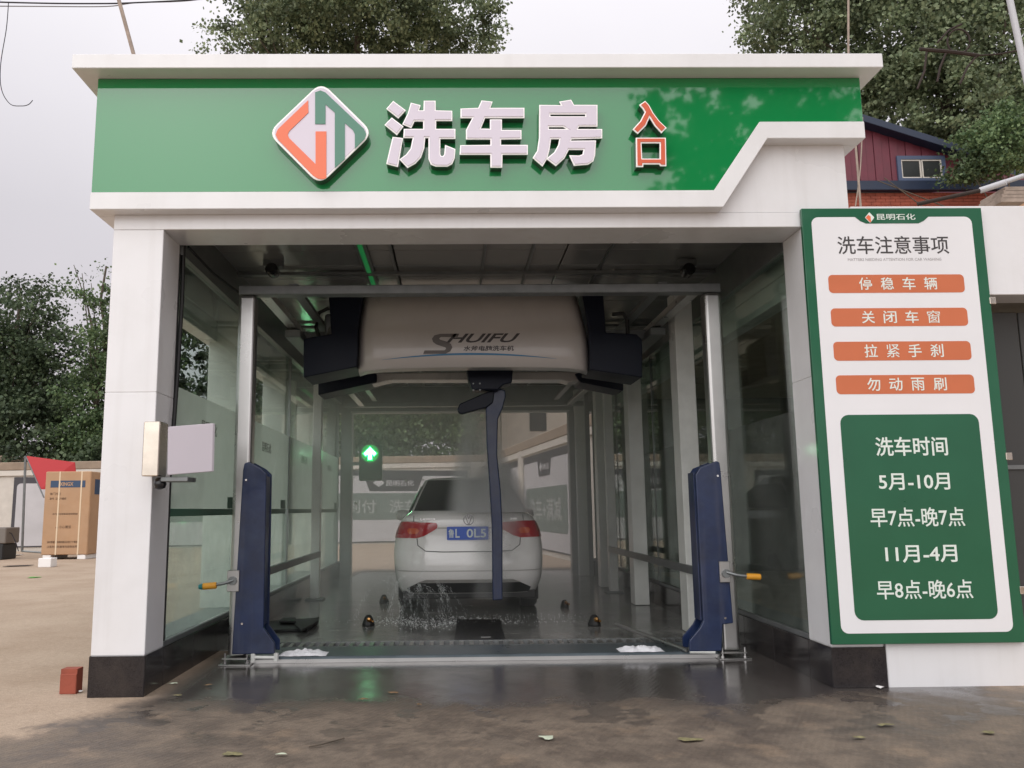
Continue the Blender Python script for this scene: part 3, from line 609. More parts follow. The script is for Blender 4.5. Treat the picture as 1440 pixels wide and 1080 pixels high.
# ------------------------------------------------------------------ overhead wash machine
wm = thing('wash_machine', (.13, 2.9, 2.4), 'overhead car wash machine with white shroud and navy housings', 'wash machine')
yb = 2.5
def shroud_mb():
    # curved front: profile in (y, z), spanning x with slight crown; bottom corners turned down
    mb = MB(); nx = 28; V = []
    prof = [(.03, 3.38), (.015, 3.2), (.004, 3.0), (0, 2.85), (0, 2.72), (.015, 2.64), (.05, 2.60), (.16, 2.585)]
    for i in range(nx+1):
        t = i/nx; 
        for (dy, z) in prof:
            w = 1.0 + .03*(3.36-z)/.75 if z > 2.75 else 1.05
            wl = -1.045 + (.035 if z > 3.3 else .02 if z > 3.1 else 0); wr = 1.295 - (.1 if z > 3.3 else .06 if z > 3.1 else .02 if z > 2.95 else 0)
            x = wl + (wr-wl)*t; c = (2*t-1); zz = z - (.0 if z > 2.7 else .02*abs(c)**10) + (0.02*(1-c*c) if z < 2.66 else 0)
            V.append((x, yb + dy + .09*abs(c)**16, zz))
    n = len(prof); F = [(i*n+j, (i+1)*n+j, (i+1)*n+j+1, i*n+j+1) for i in range(nx) for j in range(n-1)]
    mb.add(V, F); return mb
so = build('shroud', shroud_mb(), SHROUD, wm, smooth=True); s_ = so.modifiers.new('s', 'SOLIDIFY'); s_.thickness = .02; s_.offset = -1
MF = frame((0, yb-.002, 0))
build('logo_lettering', text_mb(MF, 'HUIFU', -.15, .597, 2.862, 2.955, .001, .003, .02, .45), LOGOGREY, wm)
sS = [(-.02,2.955),(-.21,2.955),(-.27,2.94),(-.295,2.905),(-.285,2.872),(-.25,2.845),(-.16,2.815),(-.155,2.8),(-.17,2.785),(-.37,2.785),(-.385,2.75),(-.16,2.75),(-.11,2.775),(-.09,2.815),(-.105,2.85),(-.14,2.873),(-.215,2.895),(-.222,2.91),(-.205,2.922),(-.035,2.922)]
build('logo_lettering', glyphs(MF, [sS], .001, .003), mat('logo_mid_grey', (.16, .14, .13), .4), wm); 
build('subtitle_lettering', text_mb(MF, '水斧电脑洗车机', .02, .53, 2.775, 2.83, .001, .003, .02, .15), LOGOGREY, wm)
arc = [( -.8+i*.11, 2.69+.045*(1-((i-8)/8)**2)) for i in range(17)]; arc2 = [(x, z+.02*math.sin(math.pi*k/16)+.001) for k, (x, z) in enumerate(arc)]
build('blue_stripe', MB().fan(MF, arc + arc2[::-1], .004, .006), BLUEARC, wm)
hl = [(-1.595, 2.915), (-1.49, 2.425), (-1.06, 2.592), (-1.04, 2.74), (-1.03, 3.0), (-.995, 3.38), (-1.21, 3.38), (-1.255, 3.02), (-1.3, 2.93)]
hr = [(1.835, 2.885), (1.775, 2.49), (1.30, 2.59), (1.29, 2.74), (1.27, 3.0), (1.19, 3.36), (1.43, 3.36), (1.48, 2.98), (1.56, 2.93)]
hl = [at(u, v, Y=2.5) for u, v in ((427,477),(427,531),(502,516),(503,490),(503,465),(511,412),(462,412),(466,470),(440,474))]; hl = [(p.x, p.z) for p in hl]
hr = [at(u, v, Y=2.5) for u, v in ((903,478),(903,531),(829,520),(829,490),(827,460),(818,412),(848,412),(852,468),(895,470))]; hr = [(p.x, p.z) for p in hr]
for h in (hl, hr): build('side_housing', MB().fan(frame((0, 2.52, 0)), h, -.5, .03), NAVYD, wm, .01, seg=2)
for pts in (((448,528),(448,556),(530,538),(530,526),(505,520)), ((876,528),(876,550),(815,538),(808,526),(835,520))):
    q = [at(u, v, Y=3.6) for u, v in pts]; build('rear_housing', MB().fan(frame((0, 3.6, 0)), [(p.x, p.z) for p in q], -.4, .03), NAVYD, wm, .008)
bx('chassis', (-1.2, 1.4, 2.75, 3.5, 2.86, 2.95), STEELD, wm, .01)
q = [at(u, v, Y=3.6) for u, v in ((515,524),(822,522),(822,535),(800,537),(790,534),(550,534),(524,540),(515,537))]
build('rear_shroud', MB().fan(frame((0, 3.61, 0)), [(p.x, p.z) for p in q], -.25, 0), SHROUD, wm, .01)
bx('motor_box', (-1.4, -1.15, 2.62, 2.9, 2.98, 3.2), STEELD, wm, .02); build('motor', MB().lathe((-1.28, 2.6, 3.0), [(.07, 0), (.09, .02), (.09, .2), (.06, .24)], ax=(0, 1, 0)), mat('motor_grey', (.15, .15, .14), .5), wm, smooth=True)
build('hose', MB().tube([(1.55, 2.55, 3.16), (1.66, 2.55, 3.17), (1.7, 2.55, 3.1), (1.7, 2.55, 2.92)], .02).tube([(-1.35, 2.58, 3.25), (-1.45, 2.58, 3.2), (-1.48, 2.58, 3.05), (-1.44, 2.58, 2.93)], .02), BLACK, wm, smooth=True)
for x in (-1.7, 2.0): bx('carriage', (x-.08, x+.08, 2.5, 3.7, 2.93, 3.015), STEELD, wm, .01)
bx('carriage_arm', (-1.7, -1.22, 2.8, 2.9, 2.96, 3.05), STEELD, wm); bx('carriage_arm', (1.4, 2.0, 2.8, 2.9, 2.96, 3.05), STEELD, wm)
# swivel head and spray arm
q = [at(u, v, Y=3.0) for u, v in ((655,512),(722,512),(720,538),(708,541),(700,548),(664,548),(659,535))]
build('swivel_head', MB().fan(frame((0, 3.0, 0)), [(p.x, p.z) for p in q], -.25, .0), NAVYD, wm, .012, seg=2)
for x in (.13, .2):
    for z in (2.45, 2.52): build('bolt', MB().lathe((x, 2.998, z), [(.009, 0), (.009, .008)], ax=(0, -1, 0), n=6), STEELD, wm)
def P3(u, v, y=3.2): p = at(u, v, Y=y); return (p.x, p.z)
arm = [P3(683,575), P3(688,556), P3(700,547), P3(710,549), P3(711,558), P3(707,574), P3(700,590), P3(699,640), P3(704,690), P3(706.5,740), P3(706.5,843), P3(692.5,844), P3(691.5,740), P3(688,680), P3(684,620)]
arm_o = build('spray_arm', MB().fan(frame((0, 3.26, 0)), arm, 0, .1), NAVY, wm, .012, seg=2)
stub = [P3(643,577), P3(646,569), P3(683,553), P3(695,550), P3(693,567), P3(684,574), P3(650,583), P3(645,582)]
build('nozzle_arm', MB().fan(frame((0, 3.22, 0)), stub, 0, .09), NAVYD, wm, .01)
for k in range(9):
    z = .4+k*.19; build('nozzle', MB().lathe((.36, 3.27, z), [(.014, 0), (.014, .03), (.006, .045)], ax=(0, 1, 0), n=8), CHROME, arm_o)

# ------------------------------------------------------------------ ceiling sensors, traffic light, floor nozzles
for u, v, lab in ((384, 380, 'small grey ceiling sensor above left galvanised post'), (966, 380, 'small grey ceiling sensor above right galvanised post')):
    p = at(u, v, Y=1.6); t = thing('ceiling_sensor', (p.x, 1.6, p.z), lab, 'sensor', 'sensors under the bay ceiling')
    bx('bracket', (p.x-.085, p.x+.085, 1.56, 1.66, p.z+.03, p.z+.1), STEELD, t, .006); build('body', MB().lathe((p.x, 1.66, p.z-.01), [(.05, 0), (.056, .02), (.056, .14), (.04, .16)], ax=(0, -1, 0)), BLACKP, t, smooth=True)
    bx('stem', (p.x-.012, p.x+.012, 1.6, 1.62, p.z+.1, 3.452), STEELD, t)
tl = thing('signal_light', (-1.58, 9.2, 1.72), 'dark signal box showing a lit green arrow at bay exit', 'signal light')
bx('housing', (-1.775, -1.365, 9.2, 9.36, 1.72, 2.36), mat('dark_green_plastic', (.012, .05, .025), .4), tl, .02)
GEM = mat('green_led', (0, .2, .05), .5, emit=(.02, 1, .18), es=7); GRN = mat('green_lens', (.0, .12, .03), .2, emit=(.0, .8, .12), es=.55)
LED = mat('white_green_led', (.3, .9, .5), .5, emit=(.45, 1, .6), es=14)
LCX, LCZ = -1.578, 2.205
build('lens', MB().lathe((LCX, 9.2, LCZ), [(.16, 0), (.155, .012)], ax=(0, -1, 0), n=28), GRN, tl)
ar = [(-.035, -.11), (.035, -.11), (.035, -.01), (.075, -.045), (.115, 0), (0, .115), (-.115, 0), (-.075, -.045), (-.035, -.01)]
build('arrow', glyphs(frame((LCX, 9.187, LCZ)), [ar], .001, .004, .012), GEM, tl); build('arrow', glyphs(frame((LCX, 9.183, LCZ)), [ar], .001, .004, -.008), LED, tl)
for z in (1.95,): build('hood', MB().lathe((LCX, 9.2, LCZ), [(.175, 0), (.175, .09)], ax=(0, -1, 0), n=20), BLACKP, tl).scale = (1, .2, 1) if False else (1, 1, 1)
bpy.data.objects.remove([o for o in COL.objects if o.name.startswith('hood')][0])
bx('mount', (-1.94, -1.776, 9.3, 9.34, 2.0, 2.06), STEELD, tl)
GOLD = mat('brass_nozzle', (.7, .38, .14), .25, metal=1)
fn = [(518, 874, 'black floor nozzle with brass tip, nearest on the left side', 1.0), (836, 874, 'black floor nozzle with brass tip, nearest on the right side', 1.0), (540, 842, 'black floor nozzle beside left rear wheel of car', .95), (794, 848, 'black floor nozzle beside right rear wheel of car', .8)]
for u, v, lab, s in fn:
    p = at(u, v+6, Z=0.006); t = thing('floor_nozzle', (p.x, p.y, .006), lab, 'floor nozzle', 'chassis wash nozzles on the bay floor'); s *= .058
    build('body', MB().lathe((p.x, p.y, .007), [(s*1.15, 0), (s*1.15, s*.3), (s*.95, s*.9), (s*.7, s*1.5), (s*.35, s*1.9)], n=9), BLACK, t, .004)
    build('tip', MB().lathe((p.x+.01, p.y-s*.75, s*1.2), [(.022, 0), (.026, .015), (.012, .04)], ax=(.1, -1, .5), n=8).lathe((p.x+.04, p.y-s*.72, s*.95), [(.012, 0), (.014, .02)], ax=(.6, -1, .3), n=6), GOLD, t)
GSTR = mat('green_glint_glow', (.02, .1, .04), .3, emit=(.02, .4, .1), es=.2)  # added glow, imitates the signal arrow's reflection on the glossy ceiling
for (u0, v0, u1, v1, yy, lab) in ((512, 340, 520, 400, 3.44, 'green glowing ceiling strip above the front cross beam'), (500, 545, 518, 580, 3.2, 'added green glow imitating a ceiling reflection near the bay exit')):
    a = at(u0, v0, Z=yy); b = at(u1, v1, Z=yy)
    t = thing('added_ceiling_glow', (a.x, (a.y+b.y)/2, yy), lab, 'imitated reflection', 'added green reflection streaks under the ceiling')
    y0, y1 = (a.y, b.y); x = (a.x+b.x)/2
    bx('streak_backing', (x-.05, x+.05, max(y0, .5), min(y1, 9.3), yy-.012, yy), STEELD, t); bx('glow_streak', (x-.02, x+.02, max(y0, .5)+.02, min(y1, 9.3)-.02, yy-.022, yy-.0125), GSTR, t)
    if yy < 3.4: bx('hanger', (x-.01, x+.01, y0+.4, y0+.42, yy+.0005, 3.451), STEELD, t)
# mats, pit cover
p = at(410, 880, Z=0)
mt = thing('rubber_mat', (p.x, p.y, .006), 'torn black rubber mats lying on bay floor by left guard', 'rubber mat')
for pts, z in (((375,876),(448,871),(446,877),(432,888),(378,889)), .012), (((398,871),(416,871),(416,876),(392,876)), .05), (((414,880),(449,870),(447,876),(424,889)), .045):
    q = [at(u, v, Z=z) for u, v in pts]; build('flap', MB().hexa([Vector((a.x, a.y, z)) for a in q], [Vector((a.x, a.y, z+.022)) for a in q]), BLACK, mt, .004)
q = [at(u, v, Z=.007) for u, v in ((638,903),(711,903),(704,872),(642,872))]
pit = build('pit_cover', MB().hexa([Vector((a.x, a.y, .007)) for a in q], [Vector((a.x, a.y, .016)) for a in q]), BLACKP, None, .004, label='black wet cover plate set in bay floor behind the drain grate', category='floor cover')
bx('lift_slot', ((q[0].x+q[1].x)/2+.02, (q[0].x+q[1].x)/2+.11, q[0].y+.2, q[0].y+.225, .0165, .019), GALV, pit)
for i, (x0, x1, lab) in enumerate(((-1.5, -1.12, 'white soap foam heap at left end of threshold'), (1.24, 1.6, 'white soap foam heap at right end of threshold'))):
    mb = MB(); nx, ny = 30, 10; V = []; F = []
    for a in range(nx+1):
        for b in range(ny+1):
            s = a/nx; t = b/ny; h = max(0, math.sin(math.pi*s))**.5*max(0, math.sin(math.pi*t))**.7*(.03+.03*noise.noise(Vector((s*9, t*5, i*7.3))))
            wv = .03*noise.noise(Vector((s*6, 3, i))); V.append((x0+(x1-x0)*s, 1.17+.19*t+wv, .0515+h))
    F = [(a*(ny+1)+b, (a+1)*(ny+1)+b, (a+1)*(ny+1)+b+1, a*(ny+1)+b+1) for a in range(nx) for b in range(ny)]
    build('soap_foam', mb.add(V, F), FOAM, None, smooth=True, kind='stuff', label=lab, category='foam')
build('chain_link', MB().tube([(1.76, 1.12, .07), (1.62, 1.6, .09), (1.45, 2.4, .1)], .018), GALV, fr_); build('pipe_fitting', MB().tube([(-1.69, 1.09, .06), (-1.49, 1.09, .055)], .014).lathe((-1.68, 1.09, .03), [(.02, 0), (.02, .06)], n=8).lathe((-1.5, 1.09, .03), [(.02, 0), (.02, .06)], n=8), INWHITE, fr_); build('pipe_fitting', MB().tube([(1.78, 1.09, .06), (1.98, 1.09, .055)], .014), INWHITE, fr_)

# ------------------------------------------------------------------ car
CXc = .085; YR = 3.95
car = thing('white_sedan', (CXc, YR+2.2, 0), 'white sedan being washed in the bay, seen from behind', 'car')
HL = 2.25
def half_w(z): # side profile
    k = [(.2, .80), (.35, .865), (.5, .885), (.7, .895), (.85, .885), (.95, .862), (1.05, .822), (1.12, .775), (1.175, .70)]
    return float(np.interp(z, [a for a, b in k], [b for a, b in k]))
def rear_y(z): 
    k = [(.2, .16), (.34, .07), (.45, .01), (.62, .0), (.72, .035), (.86, .055), (1.0, .05), (1.08, .05), (1.14, .08), (1.19, .2)]
    return float(np.interp(z, [a for a, b in k], [b for a, b in k]))
NEXP = 3.6
def plan(x, w, L): 
    t = min(abs(x)/w, 1); return L*(1-t**NEXP)**(1/NEXP)
def rear_surf(x, z, off=0):
    w = half_w(z)+off; yc = YR+HL; r0 = rear_y(z); L = HL-r0+off
    Lr = .62 # rear curvature block
    t = min(abs(x)/w, .9999); return YR + r0 - off + Lr*(1-(1-t**NEXP)**(1/NEXP))
def body_mb():
    mb = MB(); zs = [.24, .3, .38, .45, .55, .65, .71, .73, .8, .88, .95, 1.0, 1.05, 1.09, 1.12, 1.15, 1.17, 1.185]; N = 72; V = []; F = []
    for z in zs:
        w = half_w(z); r0 = rear_y(z); fy = YR+2*HL- (.1 if z < .5 else .1 + (z-.5)*1.0)
        if z > .9: fy = YR + 2*HL - .5 - (z-.9)*5.0
        for k in range(N):
            a = 2*math.pi*k/N; c, s = math.cos(a), math.sin(a)
            x = w*math.copysign(abs(c)**(2/NEXP), c); t = abs(s)**(2/NEXP)
            if s < 0: y = YR+r0+.62*(1-t)
            else: y = fy-.8*(1-t)
            V.append((CXc+x, y, z))
    for i in range(len(zs)-1):
        for k in range(N): F.append((i*N+k, i*N+(k+1)%N, (i+1)*N+(k+1)%N, (i+1)*N+k))
    F.append(tuple(range(N-1, -1, -1))); F.append(tuple((len(zs)-1)*N+k for k in range(N)))
    return mb.add(V, F)
body = build('body', body_mb(), CARW, car, smooth=True)
cutm = MB()
for y in (YR+.98, YR+3.6): cutm.lathe((CXc-1.1, y, .32), [(.345, 0), (.345, .42)], ax=(1, 0, 0), n=32).lathe((CXc+.68, y, .32), [(.345, 0), (.345, .42)], ax=(1, 0, 0), n=32)
cut = build('cutter', cutm, CARW); bo = body.modifiers.new('b', 'BOOLEAN'); bo.operation = 'DIFFERENCE'; bo.object = cut; bo.solver = 'EXACT'
dgr = bpy.context.evaluated_depsgraph_get(); nm = bpy.data.meshes.new_from_object(body.evaluated_get(dgr)); body.modifiers.clear(); body.data = nm; bpy.data.objects.remove(cut)
# cabin
def cab(z):    # rear y, front y, half width
    t = max(0, (z-1.14)/(1.60-1.14)); return (YR+.42+1.02*t**1.15, YR+3.35-1.2*t, .74-.155*t-.03*t*t)
def cab_pt(z, a, off=0):
    r, f, w = cab(z); c, s = math.cos(a), math.sin(a); n_ = 3.2; x = (w+off)*math.copysign(abs(c)**(2/n_), c); t = abs(s)**(2/n_)
    return (CXc+x, r-off+.3*(1-t) if s < 0 else f+off-.4*(1-t), z)
mb = MB(); zs = [1.14, 1.2, 1.27, 1.34, 1.41, 1.48, 1.53, 1.565, 1.59]; N = 64
V = [cab_pt(z, 2*math.pi*k/N) for z in zs for k in range(N)]
r, f, w = cab(1.59)
for sc, z in ((.85, 1.612), (.5, 1.625)): V += [(CXc+(x-CXc)*sc, (r+f)/2+(y-(r+f)/2)*sc, z) for x, y, _ in [cab_pt(1.59, 2*math.pi*k/N) for k in range(N)]]
m_ = len(zs)+2; F = [(i*N+k, i*N+(k+1)%N, (i+1)*N+(k+1)%N, (i+1)*N+k) for i in range(m_-1) for k in range(N)] + [tuple((m_-1)*N+k for k in range(N))]
build('cabin', mb.add(V, F), CARW, car, smooth=True)
def cab_patch(name, a0, a1, z0, z1, m, off=.006, na=16, nz_=6):
    V = [cab_pt(z0+(z1-z0)*j/nz_, a0+(a1-a0)*i/na, off) for j in range(nz_+1) for i in range(na+1)]
    F = [(j*(na+1)+i, j*(na+1)+i+1, (j+1)*(na+1)+i+1, (j+1)*(na+1)+i) for j in range(nz_) for i in range(na)]
    return build(name, MB().add(V, F), m, car, smooth=True)
cab_patch('rear_window', R(180+32), R(360-32), 1.165, 1.585, CARGL); cab_patch('side_window', R(-25), R(40), 1.18, 1.5, CARGL); cab_patch('side_window', R(140), R(205), 1.18, 1.5, CARGL)
cab_patch('windscreen', R(50), R(130), 1.17, 1.54, CARGL)
def rear_patch(name, poly, m, off, parent=car, nx=10, th=None):
    """patch on the tail: polygon as rows (z, xl, xr)"""
    V = []; F = []
    for z, xl, xr in poly: V += [(CXc+xl+(xr-xl)*i/nx, rear_surf(xl+(xr-xl)*i/nx, z, off), z) for i in range(nx+1)]
    for j in range(len(poly)-1): F += [(j*(nx+1)+i, j*(nx+1)+i+1, (j+1)*(nx+1)+i+1, (j+1)*(nx+1)+i) for i in range(nx)]
    return build(name, MB().add(V, F), m, parent, smooth=True)
for s in (-1, 1):
    rows = [(.872, -.875, -.60), (.895, -.87, -.52), (.95, -.855, -.42), (.985, -.84, -.365), (1.02, -.825, -.36), (1.045, -.81, -.375), (1.062, -.79, -.62)]
    rows = rows if s < 0 else [(z, -b, -a) for z, a, b in rows]
    t = rear_patch('tail_lamp', rows, TAILR, .008)
    rr = [(.92, -.70, -.6), (.96, -.72, -.57), (.985, -.70, -.60)]; rr = rr if s < 0 else [(z, -b, -a) for z, a, b in rr]
    o = rear_patch('lamp_segment', rr, TAILO, .012, t)
PCX = CXc
def line_on_tail(name, pts, wd, m=SEAM, off=.003):
    V = []; F = []; P = []
    for (x0, z0), (x1, z1) in zip(pts[:-1], pts[1:]):
        n = max(2, int(math.hypot(x1-x0, z1-z0)/.04)); P += [(x0+(x1-x0)*k/n, z0+(z1-z0)*k/n) for k in range(n)]
    P.append(pts[-1])
    for k, (x, z) in enumerate(P):
        a = P[max(k-1, 0)]; b = P[min(k+1, len(P)-1)]; dx, dz = b[0]-a[0], b[1]-a[1]; l = math.hypot(dx, dz); nx, nz2 = -dz/l*wd/2, dx/l*wd/2
        V += [(CXc+x+nx, rear_surf(x+nx, z+nz2, off), z+nz2), (CXc+x-nx, rear_surf(x-nx, z-nz2, off), z-nz2)]
    F = [(2*k, 2*k+1, 2*k+3, 2*k+2) for k in range(len(P)-1)]
    return build(name, MB().add(V, F), m, car)
line_on_tail('boot_seam', [(-.60, .87), (-.59, .79), (-.5, .725), (-.3, .715), (.3, .715), (.5, .725), (.59, .79), (.60, .87)], .011)
line_on_tail('boot_seam', [(-.64, 1.06), (-.64, 1.13)], .009); line_on_tail('boot_seam', [(.64, 1.06), (.64, 1.13)], .009)
line_on_tail('boot_crease', [(-.36, .985), (.36, .985)], .016, mat('paint_crease', (.45, .43, .41), .4))
line_on_tail('bumper_crease', [(-.84, .5), (.84, .5)], .012, MATS['paint_crease'])
rear_patch('bumper_insert', [(.245, -.70, .70), (.30, -.72, .72), (.36, -.6, .6), (.385, -.52, .52)], BLACKP, .01, nx=20)
rear_patch('bumper_trim', [(.365, -.60, .60), (.39, -.53, .53), (.402, -.5, .5)], mat('grey_plastic', (.3, .29, .27), .4), .014, nx=20)
build('underbody', MB().box(CXc-.78, CXc+.78, YR+.25, YR+4.2, .17, .26), BLACK, car, .01)
# plate
y_p = rear_surf(-.0, .925, .01)-.012; PF = frame((0, y_p, 0))
plt_ = build('number_plate', MB().fan(PF, rrect(-.167, .31, .85, 1.0, .012), 0, .008), PLATEB, car)
build('plate_characters', text_mb(PF, '鲁', -.15, -.085, .875, .975, .009, .0105, .01), SIGNT, plt_); build('plate_characters', text_mb(PF, 'L', -.07, -.02, .875, .975, .009, .0105, .02), SIGNT, plt_); build('plate_characters', text_mb(PF, '0L5', .06, .285, .875, .975, .009, .0105, .015), SIGNT, plt_)
EF = frame((CXc, rear_surf(0, 1.075, .004), 1.078)); em = MB()
em.add(*(lambda vf: ([EF[0]+EF[1]*a+EF[2]*b+EF[3]*(.004+c*.004) for a, b, c in vf[0]], vf[1]))(curve_mesh([[(.062*math.cos(R(10*k)), .062*math.sin(R(10*k))) for k in range(36)], [(.053*math.cos(R(10*k)), .053*math.sin(R(10*k))) for k in range(36)]], extrude=.5)))
for s in (1, -1):
    em.fan(EF, [(s*.030, .042), (s*.042, .036), (s*.008, -.052), (0, -.05)][::s], .001, .006)
em.fan(EF, [(-.02, .048), (-.01, .05), (0, .02), (.01, .05), (.02, .048), (.004, .008), (-.004, .008)], .001, .0075)
build('badge', em, mat('badge_metal', (.22, .22, .22), .25, metal=.9), car)
build('model_lettering', text_mb(frame((CXc, rear_surf(-.45, 1.085, .006), 0)), 'LAVIDA', -.56, -.38, 1.075, 1.098, 0, .003, .02), CHROME, car); build('model_lettering', text_mb(frame((CXc, rear_surf(.52, 1.085, .006), 0)), '230', .43, .56, 1.075, 1.098, 0, .003, .02), CHROME, car)
build('model_lettering', text_mb(frame((CXc, rear_surf(.5, .79, .006), 0)), '1.6', .43, .49, .775, .795, 0, .003, .02), CHROME, car)
for s in (-1, 1):
    for y in (YR+.98, YR+3.6):
        x = CXc+s*.745
        w_ = build('wheel', MB().lathe((x-s*.1, y, .312), [(.2, 0), (.29, .0), (.312, .03), (.312, .17), (.29, .2), (.2, .2)], ax=(s, 0, 0), n=36), BLACK, car, smooth=True)
        build('rim', MB().lathe((x-s*.1, y, .312), [(.2, .19), (.19, .16), (.05, .175), (.04, .19)], ax=(s, 0, 0), n=20), CHROME, w_)
    m_ = build('door_mirror', MB().lathe((CXc+s*.93, YR+2.9, 1.12), [(.03, -.11), (.075, -.07), (.085, 0), (.07, .08), (.03, .1)], ax=(s, 0, 0), n=12), CARW, car, smooth=True)
    bx('mud_flap', (CXc+s*.745-.1, CXc+s*.745+.1, YR+.60, YR+.61, .12, .3), BLACK, car)
build('antenna', MB().hexa([(CXc-.02, YR+1.75, 1.62), (CXc+.02, YR+1.75, 1.62), (CXc+.02, YR+1.9, 1.62), (CXc-.02, YR+1.9, 1.62)], [(CXc-.004, YR+1.77, 1.67), (CXc+.004, YR+1.77, 1.67), (CXc+.004, YR+1.8, 1.67), (CXc-.004, YR+1.8, 1.67)]), BLACKP, car)

# ------------------------------------------------------------------ water: mist, spray, splashes
build('water_mist', MB().box(-2.1, 2.08, 3.42, 9.3, .02, 2.9), volmat('mist', (.985, .995, .985), .12), None, kind='stuff', label='thin water mist hanging inside the wash bay', category='mist')
def cone_mb(rings, n=20):
    mb = MB(); V = []; 
    for (x, y, z, rx, ry) in rings: V += [(x+rx*math.cos(2*math.pi*k/n), y+ry*math.sin(2*math.pi*k/n), z) for k in range(n)]
    F = [(i*n+k, i*n+(k+1)%n, (i+1)*n+(k+1)%n, (i+1)*n+k) for i in range(len(rings)-1) for k in range(n)] + [tuple(range(n))[::-1], tuple((len(rings)-1)*n+k for k in range(n))]
    return mb.add(V, F)
build('water_spray', cone_mb([(.17, 3.52, 2.3, .2, .2), (.17, 3.55, 2.0, .27, .27), (.2, 3.65, 1.7, .36, .36), (.27, 3.8, 1.45, .5, .5), (.33, 3.9, 1.16, .6, .6)]), volmat('spray', (1, 1, 1), 7, (2.2, 2.2, .7), .3, .6, ((.14, 3.5, 2.3, .17), (.34, 3.9, 1.2, .58))), None, kind='stuff', label='grey column of spray falling from nozzle arm onto car roof', category='water spray')
build('water_spray', cone_mb([(.33, 3.42, .25, .34, .34), (.36, 3.46, .6, .34, .34), (.38, 3.5, 1.0, .36, .36), (.4, 3.6, 1.15, .4, .4)]), volmat('spray_fine', (.99, .99, .99), 1.8, (2.5, 2.5, 1), .35, .65, ((.30, 3.42, .25, .26), (.40, 3.6, 1.15, .38))), None, kind='stuff', label='fine spray blowing from lower spray arm across car tail', category='water spray')
DROP = mat('water_drop', (.85, .87, .87), .15)
mb = MB()
def streak(p, d, l, r):
    p = Vector(p); d = Vector(d).normalized(); u = d.cross(Vector((0, 1, .3))).normalized()*r; w = d.cross(u).normalized()*r
    mb.add([p-u, p+u*.5+w, p+u*.5-w, p+d*l], [(0, 1, 3), (1, 2, 3), (2, 0, 3), (0, 2, 1)])
jets = [(random.uniform(-.86, -.1), random.uniform(.3, .5), random.gauss(.3, .7), random.uniform(-.1, .9)) for _ in range(26)]
for k in range(1500):     # thin arcs of drops thrown off the bumper and wheel
    jx, jz, vx, vz = random.choice(jets); t = random.random()**.7*.42; x = jx+vx*t+random.gauss(0, .012); z = jz+vz*t-4.9*t*t+random.gauss(0, .012)
    if z < .02: continue
    streak((x, 3.86-.5*t+random.gauss(0, .03), z), (vx, -.3, vz-9.8*t), random.uniform(.008, .05), random.uniform(.0006, .0018))
for k in range(900):
    x = random.gauss(-.35, .4); y = 3.45+random.gauss(0, .22)+.1*math.sin(x*5); streak((x, y, .010), (random.gauss(0, 1), random.gauss(0, 1), abs(random.gauss(.2, .4))), random.uniform(.005, .03), random.uniform(.0008, .0026))
for k in range(120): streak((random.uniform(.3, 1.4), random.uniform(3.2, 4), .012), (random.gauss(0, .5), random.gauss(0, .5), .5), random.uniform(.005, .025), .002)
build('water_splashes', mb, DROP, None, kind='stuff', label='white water splashes off the lower bumper and floor', category='splashes')

# ------------------------------------------------------------------ perimeter walls
def wall(name, a, b, za, zb, th_, label, group, splits, extra=None):
    a = Vector(a); b = Vector(b); L_ = (b-a).length; fr = frame(a, (b-a).normalized()); 
    t = thing(name, ((a.x+b.x)/2, (a.y+b.y)/2, 0), label, 'wall', group)
    zt = lambda s: za+(zb-za)*s/L_
    build('wall_body', MB().fan(fr, [(0, 0), (L_, 0), (L_, zb-.02), (0, za-.02)], -th_, 0), PAINTW, t)
    build('coping', MB().fan(fr, [(-.05, za-.26), (L_, zb-.26), (L_, zb), (-.05, za)], -th_-.05, .08), CAPM, t, .02)
    for s in splits: build('pier', MB().fan(fr, [(s-.2, 0), (s+.2, 0), (s+.2, zt(s)-.262), (s-.2, zt(s)-.262)], .002, .1), PAINTW, t, .01)
    build('top_rail', MB().fan(fr, [(0, za-.44), (L_, zb-.44), (L_, zb-.265), (0, za-.265)], .003, .07), PAINTW, t, .01)
    return t, fr, zt
wa = (-24, 18.85, 0); wc = (1.25, 25.55, 0); we = (2.98, 10.3, 0)
bw, bf, bz = wall('perimeter_wall', wa, wc, 2.6, 3.22, .25, 'long white rear wall with brown coping behind the yard', 'white perimeter walls', [2.8, 5.9, 9.15, 12.95, 19.3, 25.6])
rw, rf, rz = wall('perimeter_wall', wc, we, 3.15, 3.15, .25, 'white side wall with brown coping running toward the bay exit', 'white perimeter walls', [1.7, 6.55, 12.7])
